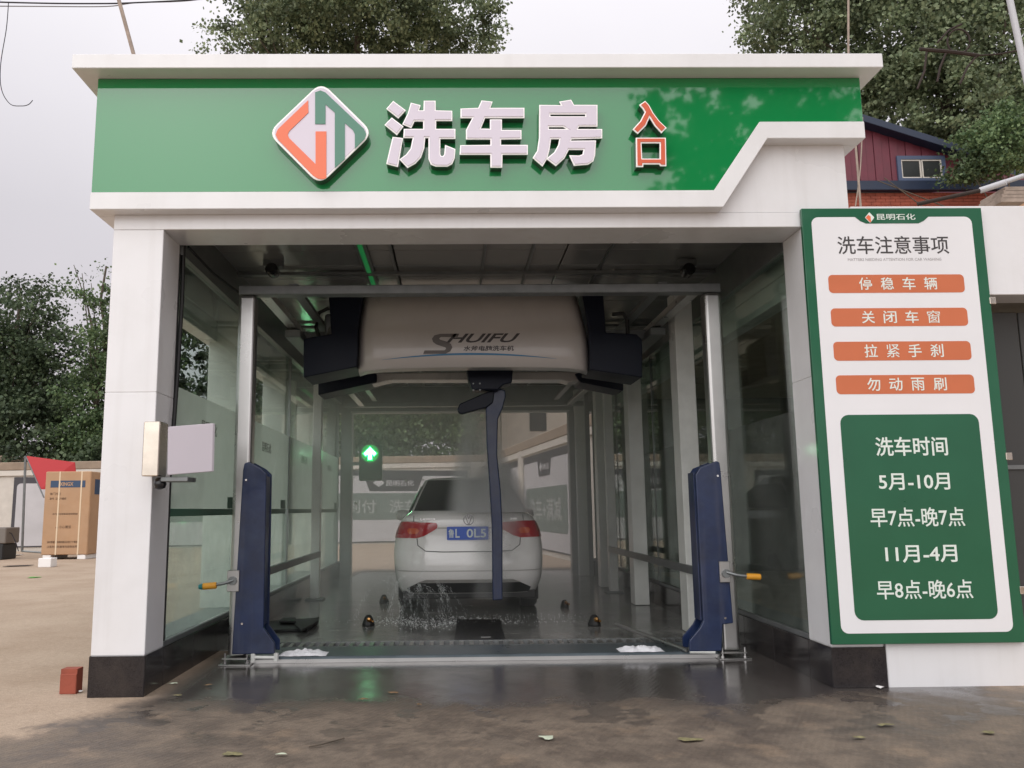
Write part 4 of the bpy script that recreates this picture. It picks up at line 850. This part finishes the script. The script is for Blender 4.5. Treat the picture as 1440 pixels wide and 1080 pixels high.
def poster(fr, s0, s1, z0, z1, label, rows, tw=.32, td=.5):
    t = thing('wall_poster', tuple(fr[0]+fr[1]*((s0+s1)/2)+fr[2]*z0+fr[3]*.03), label, 'poster', 'posters on the perimeter walls')
    build('backing', MB().fan(fr, [(s0, z0), (s1, z0), (s1, z1), (s0, z1)], .012, .03), POSTK, t)
    build('field', MB().fan(fr, rrect(s0+.1, s1-.1, z0+.04, z1-.2, .12), .0302, .036), POSTW, t)
    m = (s0+s1)/2
    if tw:
        tab = build('tab', MB().fan(fr, [(m-tw, z1-.18), (m-tw*.8, z1-td), (m+tw*.8, z1-td), (m+tw, z1-.18)], .0362, .042), POSTK, t)
        build('logo_mark', MB().fan(fr, diamond(m-tw*.5, z1-td*.6, tw*.2, td*.2, .1), .0422, .045), POSTW, tab); build('lettering', text_mb(fr, '昆明石化', m-tw*.25, m+tw*.68, z1-td*.75, z1-td*.48, .0422, .045, .008), POSTW, tab)
    for kind, za_, zb_, a_, b_, tx in rows:
        p_ = build('panel', MB().fan(fr, rrect(a_, b_, za_, zb_, min(.15, (zb_-za_)/3)), .0362, .041), kind, t)
        if tx: build('lettering', text_mb(fr, tx[0], a_+tx[1], a_+tx[2], za_+(zb_-za_)*.25, za_+(zb_-za_)*.75, .0412, .045, .01), POSTGT if kind is POSTGD else POSTW, p_)
    return t
poster(bf, 19.7, 25.3, .05, bz(22)-.5, 'rear wall poster with long green band, seen through bay exit', [(POSTGD, .85, 1.8, 19.8, 25.2, ('到付   洗车', 1.0, 3.6))], 1.1, .75)
poster(bf, 13.4, 18.9, .05, bz(16)-.5, 'rear wall poster with green band, seen through left glass', [(POSTGD, .85, 1.8, 13.5, 18.8, ('扫码支付', 1.2, 3.8))], 1.1, .75)
pk = poster(bf, 10.05, 12.95, .12, bz(10)-.48, 'charcoal edged poster with green squares and red block behind tall carton', [(POSTG, .75, 1.7, 11.0, 11.7, None), (POSTG, 1.2, 1.6, 12.1, 12.8, ('加油', .1, .6)), (POSTR, .2, 1.15, 12.0, 12.85, None)], 0)
build('lettering', text_mb(bf, '昆明石化', 10.9, 12.8, bz(10)-.8, bz(10)-.52, .0372, .04, .01), POSTK, pk)
poster(rf, 2.0, 6.25, .12, 2.66, 'side wall poster beside the rear corner, farther one', [(POSTGD, .6, 1.75, 2.3, 5.95, ('加油+洗车', .4, 3.2))], .75, .62)
poster(rf, 6.85, 12.4, .12, 2.66, 'side wall poster nearer the bay exit, beside the pier', [(POSTGD, .6, 1.75, 7.2, 12.0, ('洗车+满减', .5, 4.2))], .8, .62)
# ------------------------------------------------------------------ yard objects at left
p = at(90, 787, Z=0); bl = at(60, 784, Z=0); yb_ = 16.4
x0 = at(57, 784, Y=yb_).x; x1 = at(122, 784, Y=yb_).x
bc = thing('carton_box', ((x0+x1)/2, yb_+.5, .1), 'tall strapped cardboard appliance carton standing in the yard', 'carton')
zt_ = at(90, 663, Y=yb_).z
cb = bx('box', (x0, x1, yb_, yb_+1.1, .12, zt_), CARD, bc, .02)
CF = frame((x0, yb_-.001, 0)); W_ = x1-x0
build('print_band', MB().fan(CF, [(W_*.12, zt_-.42), (W_*.88, zt_-.42), (W_*.88, zt_-.24), (W_*.12, zt_-.24)], .001, .003), INKB, bc); build('lettering', text_mb(CF, 'XINGX', W_*.32, W_*.62, zt_-.38, zt_-.28, .0035, .005, .03), CARD, bc)
for z_, s, a_, b_, h_ in ((zt_-.62, '单门冷柜', .12, .36, .07), (zt_-.74, '型号  立式冷藏柜', .12, .48, .06), (.95+.2, '本产品内含玻璃易碎请轻拿轻放', .2, .75, .05), (.8, '▲ 小心搬运', .28, .62, .08), (.42, '请勿倒置请勿倾斜搬运存放于干燥处', .12, .78, .06), (.3, '注意防潮防震堆码层数极限', .12, .78, .06)):
    build('lettering', text_mb(CF, s, W_*a_, W_*b_, z_, z_+h_, .001, .003), INKK, bc)
bx('strap', (x0+W_*.3, x0+W_*.33, yb_-.006, yb_-.001, .12, zt_), STRAP, bc); bx('strap', (x0+W_*.78, x0+W_*.81, yb_-.006, yb_-.001, .12, zt_), STRAP, bc)
for a_ in (.03, .78): bx('foot_block', (x0+W_*a_, x0+W_*(a_+.18), yb_+.02, yb_+1.0, .001, .119), FOAMW, bc, .01)
bx('side_print', (x1+.001, x1+.003, yb_+.25, yb_+.8, zt_-.6, zt_-.2), INKB, bc)
q0 = at(53, 798, Z=0); q1 = at(71, 798, Y=q0.y)
fb = build('foam_block', MB().box(q0.x, q1.x, q0.y, q0.y+.3, 0, .2), FOAMW, None, .01, label='small white foam block on ground before the carton', category='foam block')
rb = thing('display_stand', tuple(at(35, 775, Z=0)), 'leaning metal display stand with red sloping banner behind carton', 'display stand')
YB = 18.6
A_, B_, C_, D_ = at(37, 641, Y=YB), at(105, 650, Y=YB+.6), at(109, 690, Y=YB+.6), at(57, 688, Y=YB)
build('banner', MB().hexa([A_, B_, C_, D_], [v_+Vector((0, .03, 0)) for v_ in (A_, B_, C_, D_)]), POSTR, rb)
build('stand_leg', MB().tube([at(36, 641, Y=YB), at(31, 776, Y=YB)], .035, 6).tube([at(36, 641, Y=YB), at(62, 700, Y=YB)], .02, 6), STEELD, rb)
build('stand_leg', MB().tube([at(31, 775, Y=YB), at(60, 777, Y=YB)], .03, 6), STEELD, rb)
p = at(5, 770, Y=16.5); ob = thing('storage_crate', (p.x, 16.5, 0), 'grey metal crate at far left edge of the yard', 'crate')
bx('upper_box', (p.x-1.0, at(9, 742, Y=16.5).x, 16.5, 17.2, .42, at(5, 742, Y=16.5).z), mat('dull_olive_grey', (.16, .14, .12), .6), ob, .02); bx('lower_box', (p.x-1.0, at(9, 742, Y=16.5).x-.05, 16.5, 17.2, .0, .41), BLACK, ob, .02)
build('wire', MB().tube([at(9, 748, Y=16.6), at(16, 750, Y=16.7), at(22, 762, Y=16.7), at(26, 775, Y=16.7)], .012), CABLE, ob)
for (u, v, w_, label, m) in ((15, 781, 30, 'white crumpled sheet on ground by grey crate', FOAMW), (18, 797, 36, 'thin dark board lying on ground at left', BLACK)):
    q = at(u, v, Z=.01); d_ = w_*(q.y+5.7)/1162/2.6
    mb = MB(); V = []; F = []
    for a in range(9):
        for b in range(4): V.append((q.x-d_+2*d_*a/8, q.y+.25*b/3+.03*a*(1 if m is BLACK else 0), .012+(.05*abs(noise.noise(Vector((a*.8, b*.9, u)))) if m is FOAMW else .01)))
    F = [(a*4+b, (a+1)*4+b, (a+1)*4+b+1, a*4+b+1) for a in range(8) for b in range(3)]
    o = build('sheet' if m is FOAMW else 'board', mb.add(V, F), m, None, label=label, category='litter'); s_ = o.modifiers.new('s', 'SOLIDIFY'); s_.thickness = .008
bwk = thing('storage_hut', tuple(at(2, 660, Y=24)), 'beige flat roofed hut beyond wall at far left', 'hut')
pp = at(13, 641, Y=24); bx('wall', (pp.x-3, pp.x-.2, 24, 26, 0, pp.z-.2), CONC, bwk); bx('roof', (pp.x-3.2, pp.x, 23.9, 26.1, pp.z-.199, pp.z), CAPM, bwk, .02)
# hollow brick
hb_ = thing('hollow_brick', (-2.69, .14, 0), 'red hollow brick standing on end left of left column', 'brick')
x0, x1 = at(84, 975, Y=.12).x, at(107, 975, Y=.12).x; zb_ = at(95, 941, Y=.12).z
build('brick_body', glyphs(frame((0, .12, 0)), [[(x0, .0), (x1, .0), (x1, zb_), (x0, zb_)], [(x0+.02, .085), (x0+.046, .085), (x0+.046, .13), (x0+.02, .13)], [(x0+.06, .085), (x1-.012, .085), (x1-.012, .13), (x0+.06, .13)]], -.09, 0), BRICKR, hb_)
bx('brick_face', (x0-.001, x1+.001, .112, .1199, 0, zb_-.03), BRICKR, hb_, .004)
# litter and leaves on the apron
lit = [(769, 1038, .075, .06, PAPER, 'pale green paper scrap lying on wet ground, centre front', 'paper scrap'), (970, 1041, .12, .05, DLEAF, 'largest pale leaf on damp ground right of centre', 'leaf'), (326, 1061, .1, .05, DLEAF, 'yellow green leaf on damp ground at lower left', 'leaf'), (395, 1062, .06, .02, PAPER, 'thin white scrap beside the lower left leaf', 'paper scrap'), (294, 964, .055, .018, DLEAF2, 'small orange strip near left plinth', 'litter strip'), (243, 962, .07, .015, PAPER, 'thin white strip near left plinth', 'litter strip'),
  (250, 979, .05, .02, DLEAF, 'tiny leaf below left plinth', 'leaf'), (552, 975, .06, .04, DLEAF2, 'brown leaf on wet ground left of centre', 'leaf'), (510, 984, .06, .04, DLEAF2, 'dark leaf beside the brown leaf left of centre', 'leaf'), (589, 992, .03, .025, DLEAF2, 'tiny orange scrap at centre of apron', 'litter scrap'), (1244, 1020, .09, .05, DLEAF, 'yellow leaf on damp ground at right', 'leaf'), (1209, 1038, .06, .03, DLEAF, 'small leaf left of the right hand yellow leaf', 'leaf'), (1390, 1031, .08, .05, DLEAF, 'leaf at far right below the low white wall', 'leaf'), (1238, 967, .05, .05, FOAMW, 'white crumb at foot of right column', 'litter scrap'), (113, 973, .03, .02, FOAMW, 'white crumb beside the hollow brick', 'litter scrap'), (48, 812, .22, .2, mat('green_plastic', (.1, .45, .05), .5), 'bright green plastic scrap on yard ground', 'litter scrap')]
for i, (u, v, w_, d_, m, label, cat) in enumerate(lit):
    p = at(u, v, Z=.006); d_ *= 1.3; N = 11; rot = random.uniform(-.5, .5); V = [(p.x, p.y, .018)]
    for k in range(N):
        a = 2*math.pi*k/N; r_ = 1+.22*math.sin(3*a+i)+.15*random.uniform(-1, 1)
        if cat == 'leaf': r_ *= .75+.35*abs(math.cos(a))**2
        dx, dy = math.cos(a)*w_/2*r_, math.sin(a)*d_/2*r_; V.append((p.x+dx*math.cos(rot)-dy*math.sin(rot), p.y+dx*math.sin(rot)+dy*math.cos(rot), .008+.008*random.random()))
    o = build(cat.replace(' ', '_'), MB().add(V, [(0, 1+k, 1+(k+1) % N) for k in range(N)]), m, None, label=label, category=cat)
tw = build('twig', MB().tube([at(434, 1050, Z=.01), at(455, 1046, Z=.015), at(484, 1038, Z=.01)], .004, 5), BARK, None, label='thin dark twig on damp ground left of centre', category='twig')

# ------------------------------------------------------------------ red barn and roof clutter at right
YR_ = 15.0
def PX(u, v, y=YR_): p = at(u, v, Y=y); return (p.x, p.z)
barn = thing('red_barn', (9.8, YR_+2, 0), 'maroon sheet clad barn with dark blue trim behind at right', 'barn')
BF = frame((0, YR_, 0)); BI = frame((0, YR_, 0))
gl_, gr_ = PX(1150, 160), PX(1375, 232)
xl_, xr_ = PX(1120, 260)[0], PX(1500, 260)[0]; zb1 = PX(1300, 256)[1]; zb2 = PX(1300, 267)[1]
def roofz(x): # gable line
    (xa, za), (xb, zb) = PX(1215, 178), PX(1355, 222); return za+(zb-za)*(x-xa)/(xb-xa)
n_b = 34; st = (xr_-xl_)/n_b
for k in range(n_b):
    a, b = xl_+k*st, xl_+(k+1)*st
    build('siding_board', MB().fan(BF, [(a+.006, zb1), (b-.006, zb1), (b-.006, max(zb1+.02, roofz(b)-.05)), (a+.006, max(zb1+.02, roofz(a)-.05))], -.05, .012 if k % 2 else .03), CORR, barn)
x_a, x_b = xl_, PX(1375, 232)[0]
build('roof_edge', MB().fan(BF, [(x_a, roofz(x_a)-.08), (x_b, roofz(x_b)-.08), (x_b, roofz(x_b)+.12), (x_a, roofz(x_a)+.12)], -.05, .35), BLUET, barn, .01)
build('roof', MB().fan(frame((0, YR_+.02, 0)), [(x_a, roofz(x_a)+.0), (x_b, roofz(x_b)+.0), (x_b, roofz(x_b)+.1), (x_a, roofz(x_a)+.1)], -5, -.04), BLUET, barn)
build('fascia_beam', MB().fan(BF, [(xl_, zb2-.04), (xr_, zb2-.04), (xr_, zb1+.0), (xl_, zb1+.0)], -.05, .12), BLUET, barn, .01)
bx('back_wall', (xl_, xr_, YR_+.08, YR_+5, 0, zb2-.05), BRICKR, barn)
# brick courses on the lower wall
zc = zb2-.05; cnt = 0
for r_ in range(9):
    for c_ in range(26):
        a = PX(1195, 290)[0]-.3+c_*.26+(.13 if r_ % 2 else 0)
        z = zc-.085*(r_+1)
        if cnt == 0: b0 = bx('brick', (a, a+.25, YR_+.055, YR_+.079, z, z+.075), BRICKR, barn); a00, z00 = a, z
        else:
            c = b0.copy(); COL.objects.link(c); c.parent = barn; c.location = (a-a00, 0, z-z00)
        cnt += 1
wx0, wz1 = PX(1262, 224); wx1, wz0 = PX(1326, 254)
fw_ = build('window_frame', glyphs(BF, [[(wx0-.06, wz0-.05), (wx1+.06, wz0-.05), (wx1+.06, wz1+.06), (wx0-.06, wz1+.06)], [(wx0+.04, wz0+.04), (wx1-.04, wz0+.04), (wx1-.04, wz1-.04), (wx0+.04, wz1-.04)]], .03, .09), mat('faded_blue', (.06, .085, .15), .5), barn)
xm = (wx0+wx1)/2
for a, b in ((wx0+.04, xm-.01), (xm+.01, wx1-.04)):
    s_ = build('sash', glyphs(BF, [[(a, wz0+.04), (b, wz0+.04), (b, wz1-.04), (a, wz1-.04)], [(a+.035, wz0+.075), (b-.035, wz0+.075), (b-.035, wz1-.075), (a+.035, wz1-.075)]], .032, .07), PAINTW, fw_)
    build('pane', MB().fan(BF, [(a+.036, wz0+.076), (b-.036, wz0+.076), (b-.036, wz1-.076), (a+.036, wz1-.076)], .04, .05), DGLASS, fw_)
barn2 = thing('distant_shed', (16.5, 19, 0), 'low red shed with dark blue roof at far right edge', 'shed')
q = [PX(u, v, 18) for u, v in ((1360, 232), (1460, 262), (1460, 300), (1360, 300))]; build('wall', MB().fan(frame((0, 18, 0)), q, -2, 0), CORR, barn2)
q = [PX(u, v, 18) for u, v in ((1355, 225), (1470, 258), (1470, 270), (1355, 236))]; build('roof', MB().fan(frame((0, 18, 0)), q, -2.2, .25), BLUET, barn2)
# clutter on the neighbour's roof
cl = [((1378, 268), (1415, 256), .038, 'grey pipe lying across roof clutter, topmost', POLE), ((1392, 263), (1440, 247), .03, 'thin grey pipe behind the topmost roof pipe', POLE), ((1290, 287), (1378, 268), .025, 'dark rusty pipe lying on neighbour roof', RUST)]
for (a, b, r_, lab, m) in cl: build('pipe', MB().tube([at(*a, Y=4.2), at(*b, Y=4.0)], r_, 10), m, None, smooth=True, label=lab, category='pipe', group='pipes lying on the neighbour roof')
for k in range(4):
    a = at(1393+k*2, 289-k*5, Y=4.3); b = at(1428+k*1.5, 286-k*5, Y=4.3); build('plank', MB().box(a.x, b.x, 4.1, 4.6, a.z-.03, a.z+.03), WOOD, None, .004, label=['lowest', 'second', 'third', 'topmost'][k]+' pale plank of the stack on neighbour roof', category='plank', group='planks stacked on the neighbour roof')
a = at(1430, 290, Y=4.6); bx('carton', (a.x, a.x+.5, 4.6, 4.9, 3.336, at(1430, 262, Y=4.6).z), CARD, None, .01, label='brown box at right end of plank stack on roof', category='box')
a = at(1270, 288, Y=3.4); build('rubble_heap', MB().lathe((a.x+.1, 3.5, 3.336), [(.3, 0), (.22, .06), (.12, .12), (.03, .14)], n=9), CONC, None, label='small grey rubble heap on neighbour roof', category='rubble', kind='stuff')

# concrete building beyond exit
cb_ = thing('concrete_building', (3, 33, 0), 'beige concrete building with dark window beyond the side wall', 'building')
p0 = at(650, 560, Y=31); p1 = at(850, 560, Y=31)
bx('wall', (p0.x, 9, 31, 36, 0, 8), CONC, cb_); bx('roof', (p0.x-.2, 9.2, 30.8, 36.2, 8.001, 8.3), CAPM, cb_)
bx('pilaster', (at(714, 600, Y=31).x-.3, at(714, 600, Y=31).x, 30.85, 30.999, 0, 8), CONC, cb_, .02)
for k in range(3):
    a = at(745, 606, Y=31); wf = bx('window_frame', (a.x+k*2.0, a.x+k*2.0+.75, 30.96, 30.999, a.z, a.z+1.5), BLACK, cb_)
    for j in range(5): bx('window_bar', (a.x+k*2.0+.06+j*.15, a.x+k*2.0+.08+j*.15, 30.93, 30.959, a.z, a.z+1.5), RUST, wf)

# ------------------------------------------------------------------ poles and wires
a, b = at(1418, -10, Y=8), at(1452, 150, Y=8)
lp = thing('lamp_pole', (b.x, 8, 0), 'pale leaning pole in front of tree at upper right', 'pole')
d_ = (b-a); build('shaft', MB().tube([a-d_*.3, b+d_*2.2], .055, 12), POLE, lp, smooth=True); build('base', MB().lathe(b+d_*2.2-Vector((0, 0, .05)), [(.12, -.05), (.12, .02)], n=12), POLE, lp)
a, b = at(163, -15, Y=3.0), at(187, 73, Y=3.0); build('wooden_pole', MB().tube([a, a+(b-a)*((4.272-a.z)/(b.z-a.z))], .022, 8), WOOD, None, label='leaning wooden pole above left part of roof', category='pole')
a, b = at(1193, -10, Y=3), at(1193, 80, Y=3); build('thin_mast', MB().tube([a, b, Vector((b.x, 3, 4.27))], .012, 6), WOOD, None, label='thin vertical mast rising behind right end of roof', category='mast')
def wire(name, pts, y, r_, m, label):
    P = [at(u, v, Y=y) for u, v in pts]; Q = []
    for i in range(len(P)-1):
        p0, p1, p2, p3 = P[max(i-1, 0)], P[i], P[i+1], P[min(i+2, len(P)-1)]
        for k in range(6):
            t = k/6; Q.append(.5*((2*p1)+(p2-p0)*t+(2*p0-5*p1+4*p2-p3)*t*t+(3*p1-p0-3*p2+p3)*t**3))
    Q.append(P[-1]); build(name, MB().tube(Q, r_, 6), m, None, smooth=True, label=label, category='cable')
wire('overhead_cable', [(-900, -60), (-400, -22), (-150, -4), (-60, 1), (60, 4.5), (140, 5), (185, 4), (265, 0), (330, -6), (420, -18), (700, -60), (1500, -190)], 6, .011, CABLE, 'dark overhead cable crossing the top left sky')
wire('hanging_wire', [(12, 3), (9, 40), (1, 90), (2, 125), (14, 146), (30, 149), (40, 147), (46, 141)], 6, .006, CABLE, 'loose wire end hanging down in left sky')
wire('overhead_cable', [(-900, -50), (-400, -8), (-150, 6), (-60, 8), (60, 9), (150, 9), (190, 4), (265, 1), (330, -10), (420, -26), (700, -80), (1500, -260)], 6.3, .008, CABLE2, 'thin grey overhead cable under the dark cable')
wire('hanging_wire', [(1213, 165), (1210, 235), (1203, 290)], 2, .006, WOOD, 'thin brown wire hanging beside upper right wall')
ir = thing('iron_frame', tuple(at(1330, 130, Y=9)), 'rusty black iron frame with loop hanging in right tree', 'iron frame')
def T(pts, r_, name='bar', m=RUST): build(name, MB().tube([at(u, v, Y=9) for u, v in pts], r_, 6), m, ir)
T([(1293, 69), (1340, 73), (1376, 78)], .035, 'crossbar'); T([(1303, 73), (1300, 100), (1290, 125)], .02); T([(1330, 75), (1322, 95), (1318, 115)], .02); T([(1374, 78), (1360, 95), (1350, 118)], .02); T([(1318, 60), (1335, 42), (1352, 34)], .02)
T([(1348+16*math.cos(R(k*24)), 58+17*math.sin(R(k*24))) for k in range(16)], .018, 'loop'); T([(1376, 78), (1405, 76), (1437, 70)], .015)

# ------------------------------------------------------------------ trees
def tree(name, x, y, trunk_r, lobes, n_leaf, size, m, label, group, limbs=10, clump=.55, trunk_top=None, spread=1.0):
    """lobes: (x, y, z, rx, ry, rz) ellipsoids measured from the photograph; leaves gather in twig-sized clumps, denser on the shell"""
    t = thing(name, (x, y, 0), label, 'tree', group); org = ORIG[t.name]
    zt = trunk_top or max(l[2] for l in lobes)
    mb = MB(); pts = [(x+.15*math.sin(k*1.7+x), y+.1*math.cos(k*2.1), zt*k/8) for k in range(9)]; mb.tube(pts, trunk_r, 9, r1=trunk_r*.25)
    build('trunk', mb, BARK, t, smooth=True)
    mb = MB(); rr = random.Random(int(x*10+y))
    vol = np.array([l[3]*l[4]*l[5] for l in lobes]); vol = vol/vol.sum()
    for k in range(limbs):
        l = lobes[rr.randrange(len(lobes))]; z0 = rr.uniform(.35, .8)*zt*.9; d = Vector((rr.gauss(0, 1), rr.gauss(0, 1), rr.uniform(.1, 1))).normalized()
        e_ = Vector((l[0]+d.x*l[3]*.85, l[1]+d.y*l[4]*.85, l[2]+d.z*l[5]*.6)); s0 = Vector((x, y, min(z0, e_.z*.8))); md = (s0+e_)/2+Vector((0, 0, .3))
        mb.tube([s0, md, e_], trunk_r*.3, 6, r1=.012)
    build('limb', mb, BARK, t, smooth=True, kind='stuff')
    ncl = max(20, int(n_leaf/55)); P = []
    which = rng.choice(len(lobes), ncl, p=vol); L_ = np.array(lobes)[which]
    d = rng.normal(size=(ncl, 3)); d /= np.linalg.norm(d, axis=1)[:, None]; r = rng.uniform(.35, 1.05, ncl)**.55
    r += .12*np.sin(d[:, 0]*7+d[:, 2]*9)
    cc = L_[:, :3] + d*r[:, None]*L_[:, 3:]
    cs = clump*rng.uniform(.5, 1.3, ncl)
    idx = rng.integers(0, ncl, n_leaf); c = cc[idx] + rng.normal(size=(n_leaf, 3))*cs[idx, None]*np.array([.52, .52, .28])
    a = rng.normal(size=(n_leaf, 3)); a /= np.linalg.norm(a, axis=1)[:, None]
    b = np.cross(a, rng.normal(size=(n_leaf, 3))); b /= np.linalg.norm(b, axis=1)[:, None]; s = size*rng.uniform(.55, 1.25, n_leaf)
    a *= s[:, None]; b *= s[:, None]*.42
    v = np.stack([c-a*.5, c+b, c+a*.5, c-b], 1).reshape(-1, 3)-org
    me = bpy.data.meshes.new('crown'); me.vertices.add(len(v)); me.vertices.foreach_set('co', v.ravel()); nf = n_leaf
    me.loops.add(nf*4); me.loops.foreach_set('vertex_index', np.arange(nf*4)); me.polygons.add(nf); me.polygons.foreach_set('loop_start', np.arange(nf)*4); me.polygons.foreach_set('loop_total', np.full(nf, 4)); me.update(calc_edges=True)
    me.materials.append(m); o = bpy.data.objects.new('crown', me); COL.objects.link(o); o.parent = t; o['kind'] = 'stuff'; ORIG[o.name] = org
    return t
def lob(u, v, Y, ru, rv, ry=None):
    p = at(u, v, Y=Y); k = (Y-CY)/FPX; return (p.x, Y, p.z, ru*k, ry or ru*k, rv*k)
GT = 'trees behind the yard wall'
tree('poplar_tree', at(500, 0, Y=27.5).x, 27.5, .35, [lob(505, 15, 27.5, 140, 60), lob(350, 48, 27.5, 60, 34), lob(400, 20, 27.5, 70, 40), lob(640, 30, 27.5, 80, 48), lob(470, -60, 27.5, 150, 90), lob(500, 60, 28, 195, 45), lob(300, 62, 27.5, 16, 14), lob(700, 66, 27.5, 16, 12)], 70000, .165, LEAFA, 'tall green poplar rising behind centre of the roof', GT, 12)
tree('poplar_tree', at(1330, 100, Y=22.5).x, 22.5, .3, [lob(1150, 20, 22, 115, 65), lob(1260, 60, 22, 130, 100), lob(1380, 60, 22, 120, 120), lob(1300, 140, 22, 140, 90), lob(1420, 170, 22, 100, 90), lob(1230, 150, 22.5, 80, 80), lob(1080, 42, 22, 45, 24), lob(1420, -60, 22, 160, 100), lob(1200, -60, 22, 180, 80), lob(1330, 215, 22.5, 130, 50), lob(1420, 250, 23, 90, 60)], 125000, .15, LEAFA, 'large leafy poplar rising behind the red barn at right', GT, 10)
tree('leafy_branch_tree', at(1420, 240, Y=13.2).x, 13.4, .06, [lob(1350, 246, 13.3, 22, 14), lob(1385, 215, 13.4, 42, 40), lob(1425, 200, 13.4, 50, 55), lob(1238, 254, 13.2, 10, 5)], 9000, .09, LEAFC, 'small tree with drooping branches hanging before the red barn', GT, 3, clump=.3)
tree('leafy_tree', at(20, 500, Y=27).x, 27, .2, [lob(20, 440, 27, 60, 45), lob(65, 405, 27, 34, 20), lob(-30, 520, 27, 80, 90), lob(30, 560, 27.5, 70, 80), lob(85, 520, 27, 50, 60), lob(60, 610, 27, 90, 50)], 44000, .145, LEAFB, 'dark spreading tree beyond wall at far left', GT, 9)
tree('leafy_tree', at(140, 450, Y=25.6).x, 26, .15, [lob(130, 400, 26, 28, 35), lob(150, 470, 26, 38, 70), lob(140, 560, 26, 50, 60), lob(200, 480, 26, 60, 110), lob(110, 375, 26, 10, 14), lob(150, 620, 26, 70, 40)], 26000, .13, LEAFC, 'lighter green tree with loose sprays beside left column', GT, 8)
tree('leafy_tree', at(300, 500, Y=28).x, 28, .2, [lob(290, 520, 28, 90, 120), lob(380, 540, 28, 90, 110), lob(330, 620, 28, 130, 60)], 18000, .22, LEAFB, 'dark tree seen through the left glass panes', GT, 8)
tree('leafy_tree', at(560, 600, Y=28).x, 28, .2, [lob(540, 590, 28, 80, 60), lob(620, 600, 28, 60, 55), lob(480, 560, 29, 90, 90), lob(590, 520, 30, 120, 90), lob(622, 612, 27.4, 50, 34), lob(585, 620, 27.4, 50, 30)], 60000, .16, LEAFC, 'green bushy tree beyond wall seen through bay exit', GT, 8)
for x in (0,):
    tree('hedge', -10, 24.5, .05, [(-18+3.2*k, 22.2+.75*k, 2.0, 2.2, .8, 2.4) for k in range(6)], 16000, .16, LEAFB, 'low dark undergrowth along outer side of rear wall', GT, 4, trunk_top=2)
# trees behind the camera whose image shows in the glossy fascia and glass
tree('poplar_tree', 10, -19, .3, [(9.5, -19, 9, 3.6, 3, 4.5), (13.5, -20, 10, 4, 3, 5.5), (9.4, -19, 14, 3.5, 3, 3), (8.3, -19, 11, 2.2, 2, 2.5), (12, -19, 16, 4, 3, 4)], 22000, .3, LEAFB, 'tree across the road mirrored in right end of fascia', GT, 6)
